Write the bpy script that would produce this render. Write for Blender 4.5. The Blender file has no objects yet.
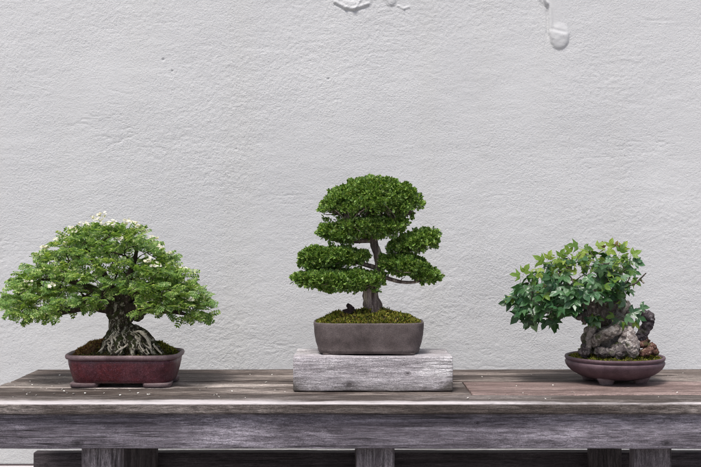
import bpy, bmesh, math, random
import numpy as np
from mathutils import Vector, Matrix, noise

random.seed(7)
RNG = np.random.default_rng(11)
scene = bpy.context.scene
COL = scene.collection
F, CX, CY = 1040.0, 350.5, 233.5       # focal length in photo pixels, image centre
EYE = 1.14
TOP = EYE - 0.391                      # table top height
PXM = 2.71 / F                         # metres per photo pixel where the trees stand

def P(px, py, d):
    return Vector(((px - CX) * d / F, d, EYE - (py - CY) * d / F))

# ------------------------------------------------------------------ materials
class NT:
    def __init__(s, name):
        s.m = bpy.data.materials.new(name); s.m.use_nodes = True
        s.t = s.m.node_tree; s.t.nodes.clear()
        s.out = s.n('ShaderNodeOutputMaterial')
    def n(s, typ, **kw):
        nd = s.t.nodes.new(typ)
        for k, v in kw.items():
            if k.startswith('i_'):
                nd.inputs[k[2:].replace('_', ' ')].default_value = v
            else:
                setattr(nd, k, v)
        return nd
    def l(s, a, b): s.t.links.new(a, b)
    def coord(s, scale=(1, 1, 1), loc=(0, 0, 0), rot=(0, 0, 0)):
        tc = s.n('ShaderNodeTexCoord'); mp = s.n('ShaderNodeMapping')
        mp.inputs['Scale'].default_value = scale; mp.inputs['Location'].default_value = loc
        mp.inputs['Rotation'].default_value = rot
        s.l(tc.outputs['Object'], mp.inputs['Vector']); return mp.outputs['Vector']
    def noise(s, vec, scale, detail=4, rough=.55, dist=0.0):
        nd = s.n('ShaderNodeTexNoise'); nd.inputs['Scale'].default_value = scale
        nd.inputs['Detail'].default_value = detail; nd.inputs['Roughness'].default_value = rough
        nd.inputs['Distortion'].default_value = dist; s.l(vec, nd.inputs['Vector']); return nd.outputs['Fac']
    def vor(s, vec, scale, feature='F1', out='Distance'):
        nd = s.n('ShaderNodeTexVoronoi'); nd.feature = feature; nd.inputs['Scale'].default_value = scale
        s.l(vec, nd.inputs['Vector']); return nd.outputs[out]
    def ramp(s, fac, stops, interp='LINEAR'):
        nd = s.n('ShaderNodeValToRGB'); nd.color_ramp.interpolation = interp
        e = nd.color_ramp.elements
        while len(e) < len(stops): e.new(.5)
        for el, (p, c) in zip(e, stops):
            el.position = p
            el.color = (c, c, c, 1) if isinstance(c, (int, float)) else (*c, 1)
        s.l(fac, nd.inputs['Fac']); return nd.outputs['Color']
    def mix(s, fac, a, b, mode='MIX'):
        nd = s.n('ShaderNodeMix'); nd.data_type = 'RGBA'; nd.blend_type = mode
        for sock, v in ((nd.inputs[0], fac), (nd.inputs[6], a), (nd.inputs[7], b)):
            if isinstance(v, (int, float)): sock.default_value = v if sock == nd.inputs[0] else (v, v, v, 1)
            elif isinstance(v, tuple): sock.default_value = (*v, 1)
            else: s.l(v, sock)
        return nd.outputs[2]
    def math(s, op, a, b=None, clamp=False):
        nd = s.n('ShaderNodeMath'); nd.operation = op; nd.use_clamp = clamp
        for i, v in enumerate((a, b)):
            if v is None: continue
            if isinstance(v, (int, float)): nd.inputs[i].default_value = v
            else: s.l(v, nd.inputs[i])
        return nd.outputs[0]
    def bsdf(s, col, rough=.8, spec=.3, height=None, bump=.3, dist=.002, **kw):
        b = s.n('ShaderNodeBsdfPrincipled')
        if isinstance(col, tuple): b.inputs['Base Color'].default_value = (*col, 1)
        else: s.l(col, b.inputs['Base Color'])
        if isinstance(rough, (int, float)): b.inputs['Roughness'].default_value = rough
        else: s.l(rough, b.inputs['Roughness'])
        b.inputs['Specular IOR Level'].default_value = spec
        for k, v in kw.items(): b.inputs[k.replace('_', ' ')].default_value = v
        if height is not None:
            bp = s.n('ShaderNodeBump'); bp.inputs['Strength'].default_value = bump
            bp.inputs['Distance'].default_value = dist
            s.l(height, bp.inputs['Height']); s.l(bp.outputs['Normal'], b.inputs['Normal'])
        s.l(b.outputs[0], s.out.inputs['Surface']); s.b = b
        return b

def wood(name, dark, mid, light, axis='x', seed=0, worn=.35, crack=1.0, dist=.6, edge=None, patch=(0, 0, 0), rough=.75, fine=1.0, knots=(), stain=None):
    """weathered wood; grain runs along axis; edge=(y, width) is a pale front edge"""
    m = NT(name)
    k = {'x': (.055, 1, 1), 'y': (1, .055, 1), 'z': (1, 1, .055)}[axis]
    v = m.coord(k, (seed * 1.7, seed * 2.3, seed * .9))
    a = m.noise(v, 75, 10, .76, dist)
    base = m.ramp(a, [(.34, dark), (.5, mid), (.66, light)])
    k2 = tuple(min(1, c * 4) for c in k)
    b = m.noise(m.coord(k2, (seed * 3.1, seed, 4)), 9, 6, .7, .5)
    worncol = tuple(min(1, c * 1.9 + .03) for c in light)
    wf = m.math('MULTIPLY', m.ramp(b, [(.48, 0), (.63, 1)]), worn)
    grain2 = m.noise(m.coord(tuple(min(1, x * 2.2) for x in k), (seed, 3, 1)), 300, 5, .75)
    wf = m.math('MULTIPLY', wf, m.ramp(grain2, [(.35, .25), (.6, 1)]), True)
    c = m.mix(wf, base, worncol)
    if any(patch): 
        pb = m.noise(m.coord(k2, (seed, 7, 2)), 5, 4, .6)
        c = m.mix(m.ramp(pb, [(.45, 0), (.62, .7)]), c, patch)
    c = m.mix(1.0, c, m.ramp(grain2, [(.3, .45), (.68, 1.4)]), 'MULTIPLY')
    sp = m.noise(m.coord(tuple(.55 if x < 1 else 1 for x in k)), 620, 4, .8)
    c = m.mix(1.0, c, m.ramp(sp, [(.36, 1 - .5 * fine), (.64, 1 + .5 * fine)]), 'MULTIPLY')
    # long drying cracks and a few knots
    kc = tuple(x * (.35 if x < 1 else 1) for x in k)
    cr = m.noise(m.coord(kc, (seed * .7, seed * 5.3, seed)), 62, 3, .5, .35)
    crk = m.ramp(cr, [(.485, 1), (.5, 1 - .9 * crack), (.515, 1)])
    gate = m.ramp(m.noise(m.coord(k2, (seed, 1, seed * 2)), 7, 2), [(.47, 0), (.56, 1)])
    crk = m.mix(gate, 1.0, crk)
    c = m.mix(1.0, c, crk, 'MULTIPLY')
    for (kx, ky, kz, kr) in knots:
        dn = m.n('ShaderNodeVectorMath'); dn.operation = 'DISTANCE'
        m.l(m.coord((.55, 1, 1)), dn.inputs[0]); dn.inputs[1].default_value = (kx * .55, ky, kz)
        dd = m.math('ADD', m.math('DIVIDE', dn.outputs['Value'], kr), m.math('MULTIPLY', m.math('SUBTRACT', sp, .5), .5))
        c = m.mix(m.ramp(dd, [(.25, .9), (.55, .35), (.7, .6), (1.0, 0)]), c, tuple(x * .5 for x in dark))
    if stain:                                     # algae and damp stains at the foot and the ends, weathered in
        s1 = m.n('ShaderNodeSeparateXYZ'); t1 = m.n('ShaderNodeTexCoord'); m.l(t1.outputs['Object'], s1.inputs[0])
        ends = m.math('MAXIMUM', m.math('DIVIDE', m.math('SUBTRACT', m.math('ABSOLUTE', s1.outputs['X']), stain[0]), .05), 0)
        foot = m.math('DIVIDE', m.math('SUBTRACT', stain[1], s1.outputs['Z']), .040)
        sm = m.math('ADD', m.math('ADD', m.math('MULTIPLY', ends, 1.0), m.math('MULTIPLY', foot, .9)), m.math('MULTIPLY', m.math('SUBTRACT', m.noise(m.coord((.5, 1, 1), (2, 2, 2)), 24, 6, .75), .5), 3.0))
        c = m.mix(m.ramp(sm, [(.1, 0), (1.0, .85)]), c, (.06, .052, .040))
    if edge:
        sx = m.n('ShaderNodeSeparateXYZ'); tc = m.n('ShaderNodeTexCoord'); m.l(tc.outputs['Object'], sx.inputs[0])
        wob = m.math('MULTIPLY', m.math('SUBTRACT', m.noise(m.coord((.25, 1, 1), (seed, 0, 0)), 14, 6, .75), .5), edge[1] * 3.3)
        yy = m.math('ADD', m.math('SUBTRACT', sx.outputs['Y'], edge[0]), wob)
        xf = m.math('MULTIPLY', m.math('ADD', sx.outputs['X'], .35), edge[1] * .45)   # pale band wider to the left
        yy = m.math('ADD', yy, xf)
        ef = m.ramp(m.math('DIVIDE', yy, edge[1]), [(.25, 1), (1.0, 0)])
        # pale band coloured along the upper arris only, the front face stays dark
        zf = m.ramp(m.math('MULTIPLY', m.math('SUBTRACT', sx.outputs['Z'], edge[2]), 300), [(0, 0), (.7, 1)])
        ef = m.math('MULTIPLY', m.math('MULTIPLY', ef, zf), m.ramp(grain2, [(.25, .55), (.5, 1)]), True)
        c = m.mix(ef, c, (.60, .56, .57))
    h = m.math('ADD', m.math('MULTIPLY', a, .6), m.math('MULTIPLY', crk, .6))
    h = m.math('ADD', h, m.math('MULTIPLY', grain2, .4))
    m.bsdf(c, rough, .25, m.math('ADD', h, m.math('MULTIPLY', sp, .35)), .75, .0028)
    return m.m

def mat_wall():
    m = NT('painted_stucco')
    v = m.coord()
    blotch = m.noise(v, 2.2, 5, .6)
    c = m.ramp(blotch, [(.3, (.575, .58, .592)), (.7, (.63, .636, .645))])
    st = m.noise(m.coord((1, 1, .06), (3, 0, 0)), 7, 3, .5)          # faint run-off stains
    c = m.mix(m.ramp(st, [(.5, 0), (.75, .35)]), c, (.575, .575, .555))
    g = m.noise(v, 250, 3, .6); g2 = m.noise(m.coord((1, 1, 1.25)), 135, 4, .6, .3)
    pit = m.ramp(m.noise(v, 170, 2, .5), [(.66, 1), (.74, .72)])
    c = m.mix(1, c, pit, 'MULTIPLY')
    sx = m.n('ShaderNodeSeparateXYZ'); tc = m.n('ShaderNodeTexCoord'); m.l(tc.outputs['Object'], sx.inputs[0])
    z = m.math('SUBTRACT', EYE - .7155, sx.outputs['Z'])
    c = m.mix(m.ramp(m.math('MULTIPLY', z, 200), [(0, 0), (1, .8)]), c, (.60, .50, .52))   # pinkish base course
    ln = m.math('ABSOLUTE', m.math('SUBTRACT', sx.outputs['Z'], EYE - .7125))
    c = m.mix(m.ramp(m.math('MULTIPLY', ln, 200), [(.35, .85), (.7, 0)]), c, (.13, .07, .075))
    g3 = m.math('POWER', m.vor(m.coord((1, 1, 1.15), (1, 1, 1)), 165, 'SMOOTH_F1'), .8)
    h = m.math('ADD', m.math('ADD', m.math('MULTIPLY', g, .9), m.math('MULTIPLY', g2, .55)), m.math('MULTIPLY', g3, -.45))
    rg = m.ramp(m.noise(m.coord((1, 1, .8), (2, 5, 1)), 3.2, 4, .6), [(.36, .5), (.64, 1)])
    at = m.n('ShaderNodeAttribute', attribute_name='grain')
    m.bsdf(c, .66, .3, m.math('MULTIPLY', m.math('MULTIPLY', h, rg), at.outputs['Fac']), .52, .0034)
    return m.m

def mat_glaze():
    m = NT('oxblood_glaze')
    v = m.coord()
    n1 = m.noise(v, 30, 5, .65); n2 = m.noise(v, 420, 3, .6); n3 = m.noise(v, 9, 3, .6)
    c = m.ramp(n1, [(.3, (.058, .014, .016)), (.55, (.130, .022, .028)), (.75, (.17, .045, .048))])
    c = m.mix(m.ramp(n3, [(.5, 0), (.72, .4)]), c, (.16, .10, .13))
    c = m.mix(m.ramp(n2, [(.54, 0), (.66, .6)]), c, (.27, .14, .19))
    c = m.mix(m.ramp(m.noise(v, 130, 4, .7), [(.45, 0), (.6, .6)]), c, (.045, .010, .018))
    c = m.mix(m.ramp(n2, [(.3, .6), (.42, 0)]), c, (.022, .008, .012))
    m.bsdf(c, m.ramp(n1, [(.3, .32), (.7, .55)]), .5, n2, .25, .0015)
    return m.m

def mat_clay(name, a, b, c3, spec=.25, rough=.72, bump=.35):
    m = NT(name)
    v = m.coord()
    n1 = m.noise(v, 14, 5, .65); n2 = m.noise(v, 520, 3, .65); n3 = m.noise(v, 60, 4, .6)
    c = m.ramp(n1, [(.3, a), (.5, b), (.75, c3)])
    c = m.mix(1, c, m.ramp(n2, [(.3, .6), (.7, 1.35)]), 'MULTIPLY')
    c = m.mix(1, c, m.ramp(n3, [(.3, .8), (.7, 1.15)]), 'MULTIPLY')
    m.bsdf(c, rough, spec, n2, bump, .0015)
    return m.m

def mat_bark(name, dark, mid, light, pale=0.0, moss=0.0, palecol=(.42, .38, .33), scale=1.0, stretch=(1, 1, .35)):
    m = NT(name)
    v = m.coord(stretch)
    n1 = m.noise(v, 90 * scale, 6, .7, .4); n2 = m.noise(m.coord(), 380, 3, .65); n3 = m.noise(m.coord(), 45 * scale, 4, .6)
    c = m.ramp(n1, [(.32, dark), (.5, mid), (.7, light)])
    if pale: c = m.mix(m.ramp(m.noise(m.coord(stretch, (5, 2, 1)), 70 * scale, 5, .7), [(.62 - pale * .2, 0), (.68 - pale * .15, .9)]), c, palecol)
    if moss: c = m.mix(m.ramp(n3, [(.58 - moss * .2, 0), (.66 - moss * .1, .85)]), c, (.045, .058, .016))
    c = m.mix(1, c, m.ramp(n2, [(.3, .6), (.7, 1.3)]), 'MULTIPLY')
    m.bsdf(c, .85, .2, m.math('ADD', n1, m.math('MULTIPLY', n2, .4)), .8, .004)
    return m.m

def mat_leaf(name, stops, transl=.3, rough=.45, spec=.35, tcol=1.6, noise_amt=0, veins=False, bluish=None):
    m = NT(name)
    g = m.n('ShaderNodeNewGeometry')
    c = m.ramp(g.outputs['Random Per Island'], stops)
    big = m.noise(m.coord(), 16, 3, .6)                     # new growth gathers in patches of a crown
    if bluish: c = m.mix(m.ramp(big, [(.45, 0), (.62, .6)]), c, bluish)
    c = m.mix(1, c, m.ramp(m.noise(m.coord(), 600, 2, .6), [(.3, .62), (.7, 1.38)]), 'MULTIPLY')
    b = m.bsdf(c, rough, spec)
    t = m.n('ShaderNodeBsdfTranslucent')
    m.l(m.mix(1, c, (tcol * 1.05, tcol, tcol * .45), 'MULTIPLY'), t.inputs['Color'])
    mx = m.n('ShaderNodeMixShader'); mx.inputs[0].default_value = transl
    m.l(b.outputs[0], mx.inputs[1]); m.l(t.outputs[0], mx.inputs[2]); m.l(mx.outputs[0], m.out.inputs['Surface'])
    return m.m

def mat_ground():
    m = NT('gravel_paving')
    v = m.coord()
    c = m.ramp(m.vor(v, 60, 'F1', 'Color'), [(.2, (.28, .27, .26)), (.8, (.45, .43, .41))])
    c = m.mix(1, c, m.ramp(m.noise(v, 3, 5, .6), [(.3, .8), (.7, 1.1)]), 'MULTIPLY')
    m.bsdf(c, .9, .2, m.vor(v, 60), .8, .01)
    return m.m

# ------------------------------------------------------------------ object helpers
WO = {}   # world origin of each created object
def thing(name, label, cat, loc, group=None):
    o = bpy.data.objects.new(name, None); COL.objects.link(o); o.location = loc
    o.empty_display_size = .05
    o['label'] = label; o['category'] = cat; WO[o.name] = Vector(loc)
    if group: o['group'] = group
    return o

def link(name, me, mat, parent=None, smooth=True, origin=None):
    """me has world coordinates; they are moved to the parent's origin"""
    org = WO[parent.name] if parent else Vector(origin or (0, 0, 0))
    me.transform(Matrix.Translation(-org))
    if smooth: me.polygons.foreach_set('use_smooth', [True] * len(me.polygons))
    if mat: me.materials.append(mat)
    o = bpy.data.objects.new(name, me); COL.objects.link(o)
    if parent: o.parent = parent
    else: o.location = org
    WO[o.name] = org
    return o

def tri_mesh(name, V, T):
    V = np.asarray(V, np.float32); T = np.asarray(T, np.int32); k = T.shape[1]
    me = bpy.data.meshes.new(name)
    me.vertices.add(len(V)); me.vertices.foreach_set('co', V.ravel())
    me.loops.add(T.size); me.loops.foreach_set('vertex_index', T.ravel())
    me.polygons.add(len(T)); me.polygons.foreach_set('loop_start', np.arange(0, T.size, k, dtype=np.int32))
    me.update(calc_edges=True); me.validate()
    return me

class MB:
    def __init__(s): s.v = []; s.f = []
    def add(s, v, f):
        o = len(s.v); s.v += [tuple(p) for p in v]; s.f += [tuple(i + o for i in q) for q in f]; return s
    def mesh(s, name='mesh'):
        me = bpy.data.meshes.new(name); me.from_pydata(s.v, [], s.f); me.update(); return me

def catmull(pts, rad, n=5):
    pts = [Vector(p) for p in pts]
    if len(pts) == 2: pts = [pts[0], (pts[0] + pts[1]) / 2, pts[1]]; rad = [rad[0], (rad[0] + rad[-1]) / 2, rad[-1]]
    P0 = [2 * pts[0] - pts[1]] + pts + [2 * pts[-1] - pts[-2]]
    out, rr = [], []
    for i in range(len(pts) - 1):
        a, b, c, d = P0[i:i + 4]
        for j in range(n):
            t = j / n
            out.append(.5 * ((2 * b) + (c - a) * t + (2 * a - 5 * b + 4 * c - d) * t * t + (3 * b - a - 3 * c + d) * t ** 3))
            rr.append(rad[i] * (1 - t) + rad[i + 1] * t)
    out.append(pts[-1]); rr.append(rad[-1])
    return out, rr

def tube(mb, pts, rad, seg=8, n=4, wob=0.0):
    pts, rad = catmull(pts, rad, n)
    V, Fc = [], []
    t0 = (pts[1] - pts[0]).normalized()
    nrm = t0.orthogonal().normalized()
    for i, p in enumerate(pts):
        t = (pts[min(i + 1, len(pts) - 1)] - pts[max(i - 1, 0)]).normalized()
        nrm = (nrm - t * nrm.dot(t)).normalized(); bi = t.cross(nrm)
        for k in range(seg):
            a = 2 * math.pi * k / seg
            dr = nrm * math.cos(a) + bi * math.sin(a)
            r = rad[i] * (1 + wob * noise.noise((p + dr * rad[i]) * 60))
            V.append(p + dr * r)
    for i in range(len(pts) - 1):
        for k in range(seg):
            k2 = (k + 1) % seg
            Fc.append((i * seg + k, i * seg + k2, (i + 1) * seg + k2, (i + 1) * seg + k))
    Fc.append(tuple(range(seg))[::-1]); Fc.append(tuple((len(pts) - 1) * seg + k for k in range(seg)))
    mb.add(V, Fc)

def blob(mb, c, r, sub=3, rot=0.0):
    bm = bmesh.new(); bmesh.ops.create_icosphere(bm, subdivisions=sub, radius=1)
    r = Vector(r) if not isinstance(r, (int, float)) else Vector((r, r, r))
    M = Matrix.Rotation(rot, 3, 'Y')
    mb.add([Vector(c) + M @ Vector((v.co.x * r.x, v.co.y * r.y, v.co.z * r.z)) for v in bm.verts],
           [tuple(v.index for v in f.verts) for f in bm.faces]); bm.free()

def remesh(mb, voxel, disp=None, iters=0):
    """fuse the pieces into one skin, then roughen it"""
    me = mb.mesh('tmp'); o = bpy.data.objects.new('tmp', me); COL.objects.link(o)
    md = o.modifiers.new('r', 'REMESH'); md.mode = 'VOXEL'; md.voxel_size = voxel
    if iters:
        s = o.modifiers.new('s', 'SMOOTH'); s.iterations = iters; s.factor = .5
    dg = bpy.context.evaluated_depsgraph_get(); dg.update()
    out = bpy.data.meshes.new_from_object(o.evaluated_get(dg), depsgraph=dg)
    bpy.data.objects.remove(o); bpy.data.meshes.remove(me)
    if disp:
        cs = [v.co + v.normal * disp(v.co) for v in out.vertices]
        for v, c in zip(out.vertices, cs): v.co = c
        out.update()
    return out

def craggy(amp, freq, seed=0):
    def f(co):
        p = co * freq + Vector((seed, seed * .7, seed * 1.3))
        p2 = p + noise.noise_vector(p * .8) * .5
        d = noise.voronoi(p2 * .8)[0]
        return amp * (1.5 * (min(.5, d[1] - d[0]) - .2) + .45 * noise.fractal(p * 1.7, 1.0, 2.0, 4))
    return f

def rough_disp(amp, freq, seed=0, ridge=True):
    def f(co):
        p = co * freq + Vector((seed, seed * .7, seed * 1.3))
        a = noise.fractal(p, 1.0, 2.0, 4)
        if ridge: a = .5 - abs(a) * 1.6 + .35 * a
        return amp * a
    return f

def board(mb, x0, x1, y0, y1, z0, z1, axis='x', bev=.003, wob=.0008, seed=0, n=60, capj=0.0):
    lo = Vector((x0, y0, z0)); hi = Vector((x1, y1, z1))
    ax = 'xyz'.index(axis); u, w = [i for i in range(3) if i != ax]
    a0, a1, b0, b1 = lo[u], hi[u], lo[w], hi[w]
    prof = []
    def edge(pa, pb, k):
        for i in range(k): t = i / k; prof.append((pa[0] * (1 - t) + pb[0] * t, pa[1] * (1 - t) + pb[1] * t))
    cn = [(a0 + bev, b0 + bev, 180), (a1 - bev, b0 + bev, 270), (a1 - bev, b1 - bev, 0), (a0 + bev, b1 - bev, 90)]
    ring = []
    for i, (cu, cw, ang) in enumerate(cn):
        arc = [(cu + bev * math.cos(math.radians(ang + q)), cw + bev * math.sin(math.radians(ang + q))) for q in (0, 30, 60, 90)]
        ring += arc
        nx = cn[(i + 1) % 4]; nxt = (nx[0] + bev * math.cos(math.radians(nx[2])), nx[1] + bev * math.sin(math.radians(nx[2])))
        for q in (.2, .4, .6, .8):
            ring.append((arc[-1][0] * (1 - q) + nxt[0] * q, arc[-1][1] * (1 - q) + nxt[1] * q))
    m = len(ring); V = []; Fc = []
    ts = [lo[ax], lo[ax] + bev * .4] + [lo[ax] + (hi[ax] - lo[ax]) * i / n for i in range(1, n)] + [hi[ax] - bev * .4, hi[ax]]
    cu, cw = (a0 + a1) / 2, (b0 + b1) / 2
    for i, t in enumerate(ts):
        end = i in (0, len(ts) - 1); sh = bev * .4 if end else 0
        for (p, q) in ring:
            pp = p - math.copysign(sh, p - cu); qq = q - math.copysign(sh, q - cw)
            co = [0, 0, 0]; co[ax] = t; co[u] = pp; co[w] = qq
            s = Vector((co[0], co[1], co[2]))
            st = s.copy(); st[ax] *= .12
            nz = noise.fractal(st * 55 + Vector((seed, seed * 2, 3)), 1, 2, 3)
            nz2 = noise.noise(Vector((t * 2.0 + seed * 9, seed, 0)))
            co[u] += math.copysign(1, p - cu) * nz * wob + nz2 * wob
            co[w] += math.copysign(1, q - cw) * nz * wob + nz2 * wob * .8
            V.append(co)
    for i in range(len(ts) - 1):
        for k in range(m):
            k2 = (k + 1) % m; q = (i * m + k, i * m + k2, (i + 1) * m + k2, (i + 1) * m + k)
            Fc.append(q if ax != 1 else q[::-1])
    Fc.append(tuple(range(m))[::-1] if ax != 1 else tuple(range(m)))
    c2 = tuple((len(ts) - 1) * m + k for k in range(m)); Fc.append(c2 if ax != 1 else c2[::-1])
    mb.add(V, Fc)

def loft(mb, c, prof, n=5.0, seg=96, wob=.0006):
    """superellipse rings; prof = [(z, rx, ry)]"""
    V, Fc = [], []
    for (z, rx, ry) in prof:
        for k in range(seg):
            a = 2 * math.pi * k / seg; ca, sa = math.cos(a), math.sin(a)
            x = rx * math.copysign(abs(ca) ** (2 / n), ca); y = ry * math.copysign(abs(sa) ** (2 / n), sa)
            p = Vector((c[0] + x, c[1] + y, c[2] + z))
            w = noise.noise(p * 25) * wob
            V.append((p.x + w * ca, p.y + w * sa, p.z + w))
    for i in range(len(prof) - 1):
        for k in range(seg):
            k2 = (k + 1) % seg; Fc.append((i * seg + k, i * seg + k2, (i + 1) * seg + k2, (i + 1) * seg + k))
    Fc.append(tuple(range(seg))[::-1])
    Fc.append(tuple((len(prof) - 1) * seg + k for k in range(seg)))
    mb.add(V, Fc)

def frames(axis, normal, roll=None):
    """(M,3,3) matrices whose columns are side, along, normal"""
    y = axis / (np.linalg.norm(axis, axis=1, keepdims=True) + 1e-9)
    x = np.cross(y, normal); x /= (np.linalg.norm(x, axis=1, keepdims=True) + 1e-9)
    z = np.cross(x, y)
    return np.stack([x, y, z], axis=2)

def scatter(tv, tf, pos, fr, sc):
    tv = np.asarray(tv); tf = np.asarray(tf); M = len(pos)
    V = np.einsum('mij,nj->mni', fr, tv) * sc[:, None, None] + pos[:, None, :]
    T = tf[None] + (np.arange(M) * len(tv))[:, None, None]
    return V.reshape(-1, 3), T.reshape(-1, tf.shape[1])

def merge(parts):
    Vs, Ts, o = [], [], 0
    for V, T in parts:
        Vs.append(V); Ts.append(T + o); o += len(V)
    return np.concatenate(Vs), np.concatenate(Ts)

# ------------------------------------------------------------------ leaf shapes (unit length along +y, normal +z)
def tpl_leaflet(v, f, ox, oy, ang, L, W, fold=.12, oz=0.0, droop=0.0):
    s, c = math.sin(ang), math.cos(ang); o = len(v)
    pts = [(0, 0, 0), (-W * .5, L * .35, fold * W), (0, L * .4, -fold * W * .3), (W * .5, L * .35, fold * W),
           (-W * .36, L * .75, fold * W), (W * .36, L * .75, fold * W), (0, L, -droop * L)]
    for x, y, z in pts: v.append((ox + x * c + y * s, oy - x * s + y * c, oz + z - droop * y))
    f += [(o, o + 2, o + 1), (o, o + 3, o + 2), (o + 1, o + 2, o + 4), (o + 2, o + 3, o + 5), (o + 2, o + 6, o + 4), (o + 2, o + 5, o + 6)]

def tpl_pinnate(pairs=6):
    v, f = [], []
    n = 5
    for i in range(n):                       # thin rachis, strip
        y0, y1 = i / n * .86, (i + 1) / n * .86; o = len(v)
        z0, z1 = -.16 * y0 ** 2, -.16 * y1 ** 2
        v += [(-.011, y0, z0), (.011, y0, z0), (.011, y1, z1), (-.011, y1, z1)]; f += [(o, o + 1, o + 2), (o, o + 2, o + 3)]
    for i in range(pairs):
        y = .16 + .68 * i / (pairs - 1); z = -.16 * y ** 2; L = .29 * (1 - .35 * abs(i / (pairs - 1) - .4))
        for sg in (-1, 1): tpl_leaflet(v, f, 0, y, sg * 1.05, L, .15, .15, z, .12)
    tpl_leaflet(v, f, 0, .84, 0, .2, .12, .12, -.12, .15)
    return np.array(v), np.array(f)

def tpl_scale_spray():
    v, f = [], []
    def lobe(ox, oy, ang, L, W, z=0):
        s, c = math.sin(ang), math.cos(ang); o = len(v)
        for x, y, zz in [(0, 0, 0), (-W / 2, L * .55, 0), (0, L * .5, W * .3), (W / 2, L * .55, 0), (0, L, 0)]:
            v.append((ox + x * c + y * s, oy - x * s + y * c, z + zz))
        f.extend([(o, o + 2, o + 1), (o, o + 3, o + 2), (o + 1, o + 2, o + 4), (o + 2, o + 3, o + 4)])
    lobe(0, 0, 0, .5, .18); lobe(0, .4, 0, .6, .26, .03)
    for i, y in enumerate((.12, .3, .48, .64)):
        L = (.5, .52, .42, .3)[i]
        for sg in (-1, 1): lobe(0, y, sg * (.85 - .08 * i), L, .2, .02 * i)
    return np.array(v), np.array(f)

def tpl_maple(seed=0):
    r = random.Random(seed)
    ctl = [(0.0, 0.06), (.16, -.02), (.33, .0), (.46, .10), (.60, .27), (.76, .50), (.56, .46), (.38, .43), (.22, .44), (.27, .58), (.26, .74), (.14, .90), (0.02, 1.10)]
    right = [(x * (1 + r.uniform(-.08, .08)), y + r.uniform(-.02, .02)) for x, y in ctl]
    left = [(-x * (1 + r.uniform(-.08, .08)), y + r.uniform(-.02, .02)) for x, y in ctl[1:-1]][::-1]
    ring = right + left
    v = []; f = []
    def z(x, y): return .26 * abs(x) - .42 * x * x - .24 * y * y + .08 * math.sin(5 * x + seed) * math.sin(4 * y)
    spine = [(0, .06), (0, .22), (0, .42), (0, .62), (0, .82), (.0, 1.0)]
    mid = [(x * .5, .18 + (y - .18) * .6 if abs(x) > .1 else y) for x, y in ring]
    v.append((0, .3, z(0, .3) - .02))
    for x, y in ring: v.append((x, y, z(x, y)))
    for x, y in ring:
        mx, my = x * .5, .3 + (y - .3) * .5
        v.append((mx, my, z(mx, my) + (.02 if abs(x) > .2 else -.01)))
    n = len(ring)
    for i in range(n):
        j = (i + 1) % n
        f += [(0, 1 + n + i, 1 + n + j), (1 + n + i, 1 + i, 1 + j), (1 + n + i, 1 + j, 1 + n + j)]
    o = len(v)                                # petiole
    v += [(-.016, .08, -.01), (.016, .08, -.01), (.014, -.5, -.12), (-.014, -.5, -.12), (0, .08, -.03), (0, -.5, -.15)]
    f += [(o, o + 2, o + 1), (o, o + 3, o + 2), (o, o + 4, o + 5), (o, o + 5, o + 3)]
    return np.array(v, float), np.array(f)

# ------------------------------------------------------------------ branch growing
def grow(starts, targets, r_tip, power=.42, jit=.006, up=.0, rmax=.01, bias=None):
    """connect every target to the nearest wood already grown; returns tubes [(pts, radii)]"""
    nodes = [Vector(p) for p in starts]; par = list(range(-1, len(nodes) - 1)); chains = []
    c0 = nodes[0]
    for t in sorted(targets, key=lambda q: (q - c0).length):
        best = min(range(len(nodes)), key=lambda j: (nodes[j] - t).length + .18 * (nodes[j] - c0).length + (0.6 * max(0, nodes[j].z - t.z)))
        a = nodes[best]; L = (t - a).length; ids = [best]; k = max(2, int(L / .02))
        for i in range(1, k + 1):
            s = i / k; p = a.lerp(t, s)
            p = p + Vector((random.uniform(-1, 1), random.uniform(-1, 1), random.uniform(-.6, .6))) * jit * (1 if i < k else 0) + Vector((0, 0, up * L * math.sin(math.pi * s)))
            nodes.append(p); par.append(ids[-1]); ids.append(len(nodes) - 1)
        chains.append(ids)
    w = [0] * len(nodes)
    for ids in chains:
        j = ids[-1]
        while j >= 0: w[j] += 1; j = par[j]
    out = []
    for ids in chains:
        rr = [min(rmax, r_tip * max(1, w[i]) ** power) for i in ids]
        rr[0] = min(rr[0], rr[1] * 1.3)
        out.append(([nodes[i] for i in ids], rr))
    return out

# ------------------------------------------------------------------ camera, light, world
cam = bpy.data.cameras.new('camera'); co = bpy.data.objects.new('camera', cam); COL.objects.link(co)
cam.sensor_width = 36; cam.lens = 36 * F / 701; cam.clip_start = .05; cam.clip_end = 200
co.location = (0, 0, EYE); co.rotation_euler = (math.radians(90), 0, 0); scene.camera = co

SUN_EL, SUN_AZ = 62, 203                 # high, behind the camera and a little to the left
w = bpy.data.worlds.new('World'); scene.world = w; w.use_nodes = True
nt = w.node_tree; bg = nt.nodes['Background']; sky = nt.nodes.new('ShaderNodeTexSky')
sky.sky_type = 'NISHITA'; sky.sun_disc = False; sky.sun_elevation = math.radians(SUN_EL); sky.sun_rotation = math.radians(SUN_AZ)
sky.dust_density = 4.0; sky.air_density = .8; sky.ozone_density = 1.0
nt.links.new(sky.outputs[0], bg.inputs[0]); bg.inputs[1].default_value = .10
sl = bpy.data.lights.new('sun', 'SUN'); so = bpy.data.objects.new('sun', sl); COL.objects.link(so)
sl.energy = 2.5; sl.angle = math.radians(17); sl.color = (1, .975, .935)
az = math.radians(SUN_AZ)
sdir = Vector((math.sin(az) * math.cos(math.radians(SUN_EL)), math.cos(az) * math.cos(math.radians(SUN_EL)), math.sin(math.radians(SUN_EL))))
so.rotation_euler = (-sdir).to_track_quat('-Z', 'Y').to_euler(); so.location = (0, 0, 5)
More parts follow.
